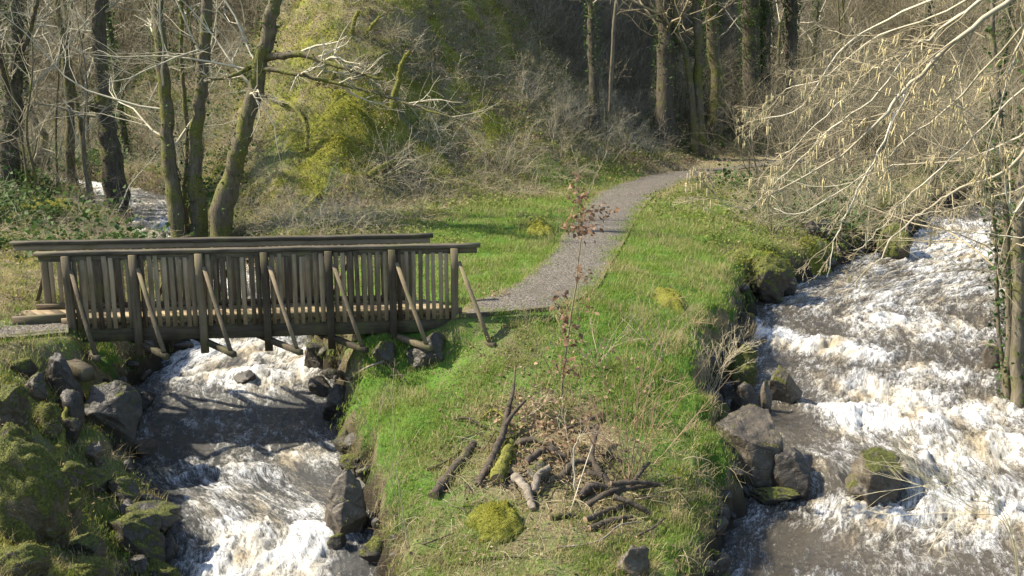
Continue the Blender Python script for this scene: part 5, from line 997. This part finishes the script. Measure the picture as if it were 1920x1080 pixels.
def fern(seed, n=9, L=.5):
    rg = np.random.default_rng(seed); V = []; F_ = []; m = 0
    for i in range(n):
        a = 6.28 * i / n + rg.normal(0, .2); d = np.array([math.cos(a), math.sin(a)]); l = L * rg.uniform(.7, 1.1); c = [np.array([*(d * l * t), l * (.9 * t - .85 * t * t)]) for t in np.linspace(0, 1, 9)]; s = np.array([-d[1], d[0], 0])
        for k in range(1, 9):
            wd = l * .17 * (1 - k / 9.5) + .008
            for sg in (-1, 1):
                tip = c[k] + s * sg * wd + (c[k] - c[k - 1]) * .5 - [0, 0, wd * .2]; V += [c[k - 1] * .4 + c[k] * .6, c[k], tip]; F_.append((m, m + 1, m + 2)); m += 3
    return np.array(V), [np.array(F_)], rg.uniform(0, 1, m)
rs = np.random.default_rng(9)
def cand(n, y0, y1, pw=1.0, x0=None, x1=None, mar=1.25):
    """random places on the ground in the wedge the camera looks into, with a margin to the sides"""
    y = y0 + (y1 - y0) * rs.uniform(0, 1, n) ** pw; k = .51 * mar; x = rs.uniform(-1, 1, n) * (y * k + 1.0)
    return x, y
wdG = wd; pdG = np.minimum(seg_dist(XX, YY, polyP), seg_dist(XX, YY, polyQ)); hillG = hill(XX, YY)
wlG = ZZ - wl; slG = np.where(wd < 2.2, slope, 0)
def field(x, y): return gridA(gA, x, y), gridA(mA, x, y), gridA(wdG, x, y), gridA(pdG, x, y), gridA(wlG, x, y)
bxl = [bo[:2] + np.array([ca * a - sa * b_, sa * a + ca * b_]) for a, b_ in ((0, -.1), (LEN, -.1), (LEN + sk, W1 + .1), (sk, W1 + .1))]
def offbridge(x, y): return seg_dist(x, y, np.array(bxl)) > .05
def go(name, label, protos, mat, x, y, keep, sc, tilt=.15, dz=0., cat=None, nv=None):
    x, y = x[keep], y[keep]; n = len(x); P = np.stack([x, y, gz(x, y) + dz + (.05 * (gridA(pdG, x, y) < .05) if name == 'grass' else 0)], -1)
    rot = np.stack([rs.normal(0, tilt, n), rs.normal(0, tilt, n), rs.uniform(0, 6.28, n)], -1)
    s = rs.uniform(sc[0], sc[1], n) if not callable(sc) else sc(x, y) * rs.uniform(.75, 1.25, n)
    return scatter(name, label, protos, mat, P, rot, s, rs.integers(0, len(protos), n), cat)
# short bright grass
x, y = cand(150000, 8.5, 46, 1.25); g, m, dw, dp, wl_ = field(x, y); st_ = gridA(slG, x, y); pn = fbm(x * 1.3, y * 1.3, 3, 91)
ok = (st_ < 2.3 + .3 * rs.normal(0, 1, len(x))) & (g + .6 * pn > .5 + .3 * rs.uniform(-1, 1, len(x))) & (dp > -.08 + .15 * rs.normal(0, 1, len(x))) & (dp > -.4) & ((dw > .1) | (wl_ > .35)) & (wl_ > .12) & offbridge(x, y)
go('grass', 'short bright green grass over the island, verge and path side', [tuft(200 + k, 18, .065, .07, .008, .8) for k in range(5)], M['grass'], x, y, ok, lambda x, y: .8 + y * .022)
# rougher, yellower grass
x, y = cand(75000, 8.5, 50, 1.0); g, m, dw, dp, wl_ = field(x, y); st_ = gridA(slG, x, y); pn = fbm(x * .9 + 7, y * .9, 3, 92)
ok = (g + .5 * pn > .12) & (rs.uniform(0, 1, len(x)) < .55 * sstep(.0, .5, pn + .25)) & (dp > .03) & (wl_ > .15) & (dw > -.05) & offbridge(x, y)
go('rough_grass', 'taller mixed grass in patches over the bank and slope', [tuft(220 + k, 14, .17, .07, .008, .9) for k in range(4)], M['meadow'], x, y, ok, lambda x, y: .8 + y * .016)
# dry straw tufts along banks, path edges and dead wood
x, y = cand(60000, 8.5, 50, 1.1); g, m, dw, dp, wl_ = field(x, y); st_ = gridA(slG, x, y); pn = fbm(x * 1.1 + 3, y * 1.1 + 5, 3, 93)
near = np.exp(-(dw / .7) ** 2) + .6 * np.exp(-((dp - .1) / .2) ** 2) + .33 * (g < .55)
ok = (rs.uniform(0, 1, len(x)) < .6 * near * sstep(-.15, .5, pn + .1)) & (dp > .04) & (wl_ > .15) & (dw > -.05) & offbridge(x, y)
go('dry_grass', 'dry straw-coloured grass along the banks and through the dead wood', [tuft(240 + k, 18, .24, .07, .006, 1.25, 3, .9) for k in range(4)], M['dry'], x, y, ok, lambda x, y: .55 + y * .022, .25)
# dead leaves and litter
x, y = cand(45000, 8.5, 55, .9); g, m, dw, dp, wl_ = field(x, y); st_ = gridA(slG, x, y); ok = (g < .5 + .35 * rs.uniform(-1, 1, len(x))) & (dp > -.5) & (wl_ > .1) & (dw > 0) & offbridge(x, y)
ok &= (dp > .1) | (rs.uniform(0, 1, len(x)) < .15); ok &= ((dw > .5) & (st_ < .8)) | (y > 22); ok &= (y > 20) | (rs.uniform(0, 1, len(x)) < .6)
go('leaf_litter', 'dead brown leaves littering the wood floor', [leafclump(260 + k, 16, .16, .02, .05, .6, .8) for k in range(4)], M['litter'], x, y, ok, lambda x, y: .6 + y * .02, .2)
# moss fuzz
x, y = cand(75000, 8.5, 48, .9); g, m, dw, dp, wl_ = field(x, y); st_ = gridA(slG, x, y); pn = fbm(x * 1.1, y * 1.1, 3, 95); ok = (m + .8 * (pn - .0) * .8 > .45) & (m > .12) & (dp > .2) & (wl_ > .1) & (dw > .02) & offbridge(x, y)
go('moss', 'bright yellow-green moss over the sunny slope and left bank', [tuft(280 + k, 36, .035, .07, .014, .8) for k in range(3)], M['moss'], x, y, ok, lambda x, y: .8 + y * .016, .3)
# leafy ground plants, ferns, ivy
x, y = cand(17000, 11, 52, .9); g, m, dw, dp, wl_ = field(x, y); st_ = gridA(slG, x, y); pn = fbm(x * .5, y * .5, 3, 96); ok = (g < .85) & (m < .55) & (pn > -.25) & (dp > .3) & (wl_ > .25) & (dw > .25) & offbridge(x, y) & (y > 21)
go('ground_ivy', 'green ivy and bramble leaves over the slope and banks', [leafclump(300 + k, 26, .2, .1, .07, .75, .5) for k in range(4)], M['fern'], x, y, ok, lambda x, y: .65 + y * .009, .3)
x, y = cand(15000, 20, 55, .9); g, m, dw, dp, wl_ = field(x, y); st_ = gridA(slG, x, y); pn = fbm(x * .35 + 9, y * .35, 3, 97); ok = (g < .6) & (m < .5) & (pn > .02) & (dp > .5) & (wl_ > .3) & (dw > .4) & ((x < -8) | (x > 7))
go('dark_ivy', 'dark glossy ivy in the shaded parts of the wood', [leafclump(320 + k, 34, .3, .16, .09, .8, .4) for k in range(3)], M['ivy'], x, y, ok, (.8, 1.6), .3)
x, y = cand(1500, 24, 45, .9); g, m, dw, dp, wl_ = field(x, y); st_ = gridA(slG, x, y); ok = (g < .5) & (m < .6) & (dp > .5) & (wl_ > .3) & (dw > .4)
go('ferns', 'low ferns on the slope', [fern(340 + k) for k in range(3)], M['fern'], x, y, ok, (.6, 1.3), .2)
# bramble and bracken tangle
x, y = cand(6500, 20, 56, .85); g, m, dw, dp, wl_ = field(x, y); st_ = gridA(slG, x, y); hl = gridA(hillG, x, y); pn = fbm(x * .6, y * .6, 2, 98); ok = ((hl > .15) | (g < .45)) & (g < .62) & (m < .6) & (dp > .6) & (wl_ > .25) & (dw > .35) & (pn > -.25) & offbridge(x, y)
go('bramble_tangle', 'tangle of dead brown bramble and bracken stems covering the slope', [bramble(360 + k, 14, 1.1, .0045) for k in range(4)], M['twigb'], x, y, ok, (.55, 1.15), .2)
x, y = cand(6500, 22, 58, .85); g, m, dw, dp, wl_ = field(x, y); st_ = gridA(slG, x, y); hl = gridA(hillG, x, y); pn = fbm(x * .5 + 4, y * .5 + 8, 2, 99); ok = ((hl > .3) | (g < .3)) & (g < .5) & (m < .5) & (dp > .8) & (wl_ > .25) & (dw > .5) & (pn > .05)
go('bare_brush', 'pale grey brushwood of thin bare twigs on the slope', [bramble(380 + k, 9, 1.3, .005, 1.3, 5) for k in range(4)], M['twig'], x, y, ok, (.6, 1.2), .2)
x, y = cand(6000, 46, 90, 1.0); g, m, dw, dp, wl_ = field(x, y); ok = (dp > 1.2) & (dw > .8)
go('far_brush', 'pale brushwood and saplings covering the upper valley side', [bramble(390 + k, 16, 1.7, .01, 1.6, 4) for k in range(3)], M['twigd'], x, y, ok, (1.0, 2.0), .15)
# stones along the waterline, dead twigs on the island
x, y = cand(30000, 9, 34, 1.2); g, m, dw, dp, wl_ = field(x, y); ok = (dw > -.25) & (dw < .45) & (wl_ < .5) & (rs.uniform(0, 1, len(x)) < .3)
def stn(seed):
    rg = np.random.default_rng(seed); V, Fq = ICO[3]; V = V.copy()
    for k in range(7): n = nrm(rg.normal(0, 1, 3)); d = rg.uniform(.5, .8); q_ = V @ n - d; V = V - np.where(q_ > 0, q_, 0)[:, None] * n * .9
    return V * [.13, .1, .075] * (1 + .15 * noise3(V, 2, 2, seed)[:, None]), [Fq], .5
go('bank_stones', 'small dark wet stones lining the edges of both streams', [stn(500 + k) for k in range(5)], M['rockw'], x, y, ok, (.4, 1.7), .6, .0)
c0 = G(1050, 880); c1 = G(900, 1020); x = np.concatenate([c0[0] + rs.normal(0, .9, 130), c1[0] + rs.normal(0, 1.2, 60), (rs.uniform(-1.6, 3.6, 60))]); y = np.concatenate([c0[1] + rs.normal(0, .6, 130), c1[1] + rs.normal(0, .5, 60), rs.uniform(9.5, 14.5, 60)]); dw = gridA(wdG, x, y)
go('dead_twigs', 'dead twigs and bramble stems strewn over the island', [bramble(520 + k, 7, .5, .004, .12, 3) for k in range(4)], M['twigb'], x, y, dw > .2, (.6, 1.3), .2)
x = c0[0] + rs.normal(0, .6, 60); y = c0[1] + rs.normal(0, .4, 60); dw = gridA(wdG, x, y)
go('dark_debris', 'dark broken sticks and rotten wood heaped under the dead wood', [bramble(540 + k, 6, .55, .017, .1, 2) for k in range(3)], M['log'], x, y, dw > .2, (.6, 1.2), .2)
# loose stones on the path
x, y = cand(30000, 15, 40, 1.0); dp = seg_dist(x, y, polyP); ok = dp < -.03
V0, F0 = ICO[3]; 
def peb(seed):
    rg = np.random.default_rng(seed); import bmesh
    bm = bmesh.new(); bmesh.ops.create_icosphere(bm, subdivisions=1, radius=1); v = np.array([q.co[:] for q in bm.verts]); f = np.array([[q.index for q in fc.verts] for fc in bm.faces]); bm.free()
    return v * (1 + rg.normal(0, .15, (len(v), 1))) * [.016, .013, .008], [f], .5
s = NT('loose_gravel'); M['peb'] = s.done(s.bsdf(s.ramp(s.rnd(), [(0, (.1, .09, .09)), (.6, (.26, .24, .235)), (1, (.5, .47, .45))]), .85))
go('gravel', 'loose grey gravel on the footpath', [peb(400 + k) for k in range(4)], M['peb'], x, y, ok, (.5, 1.5), .3, .035)
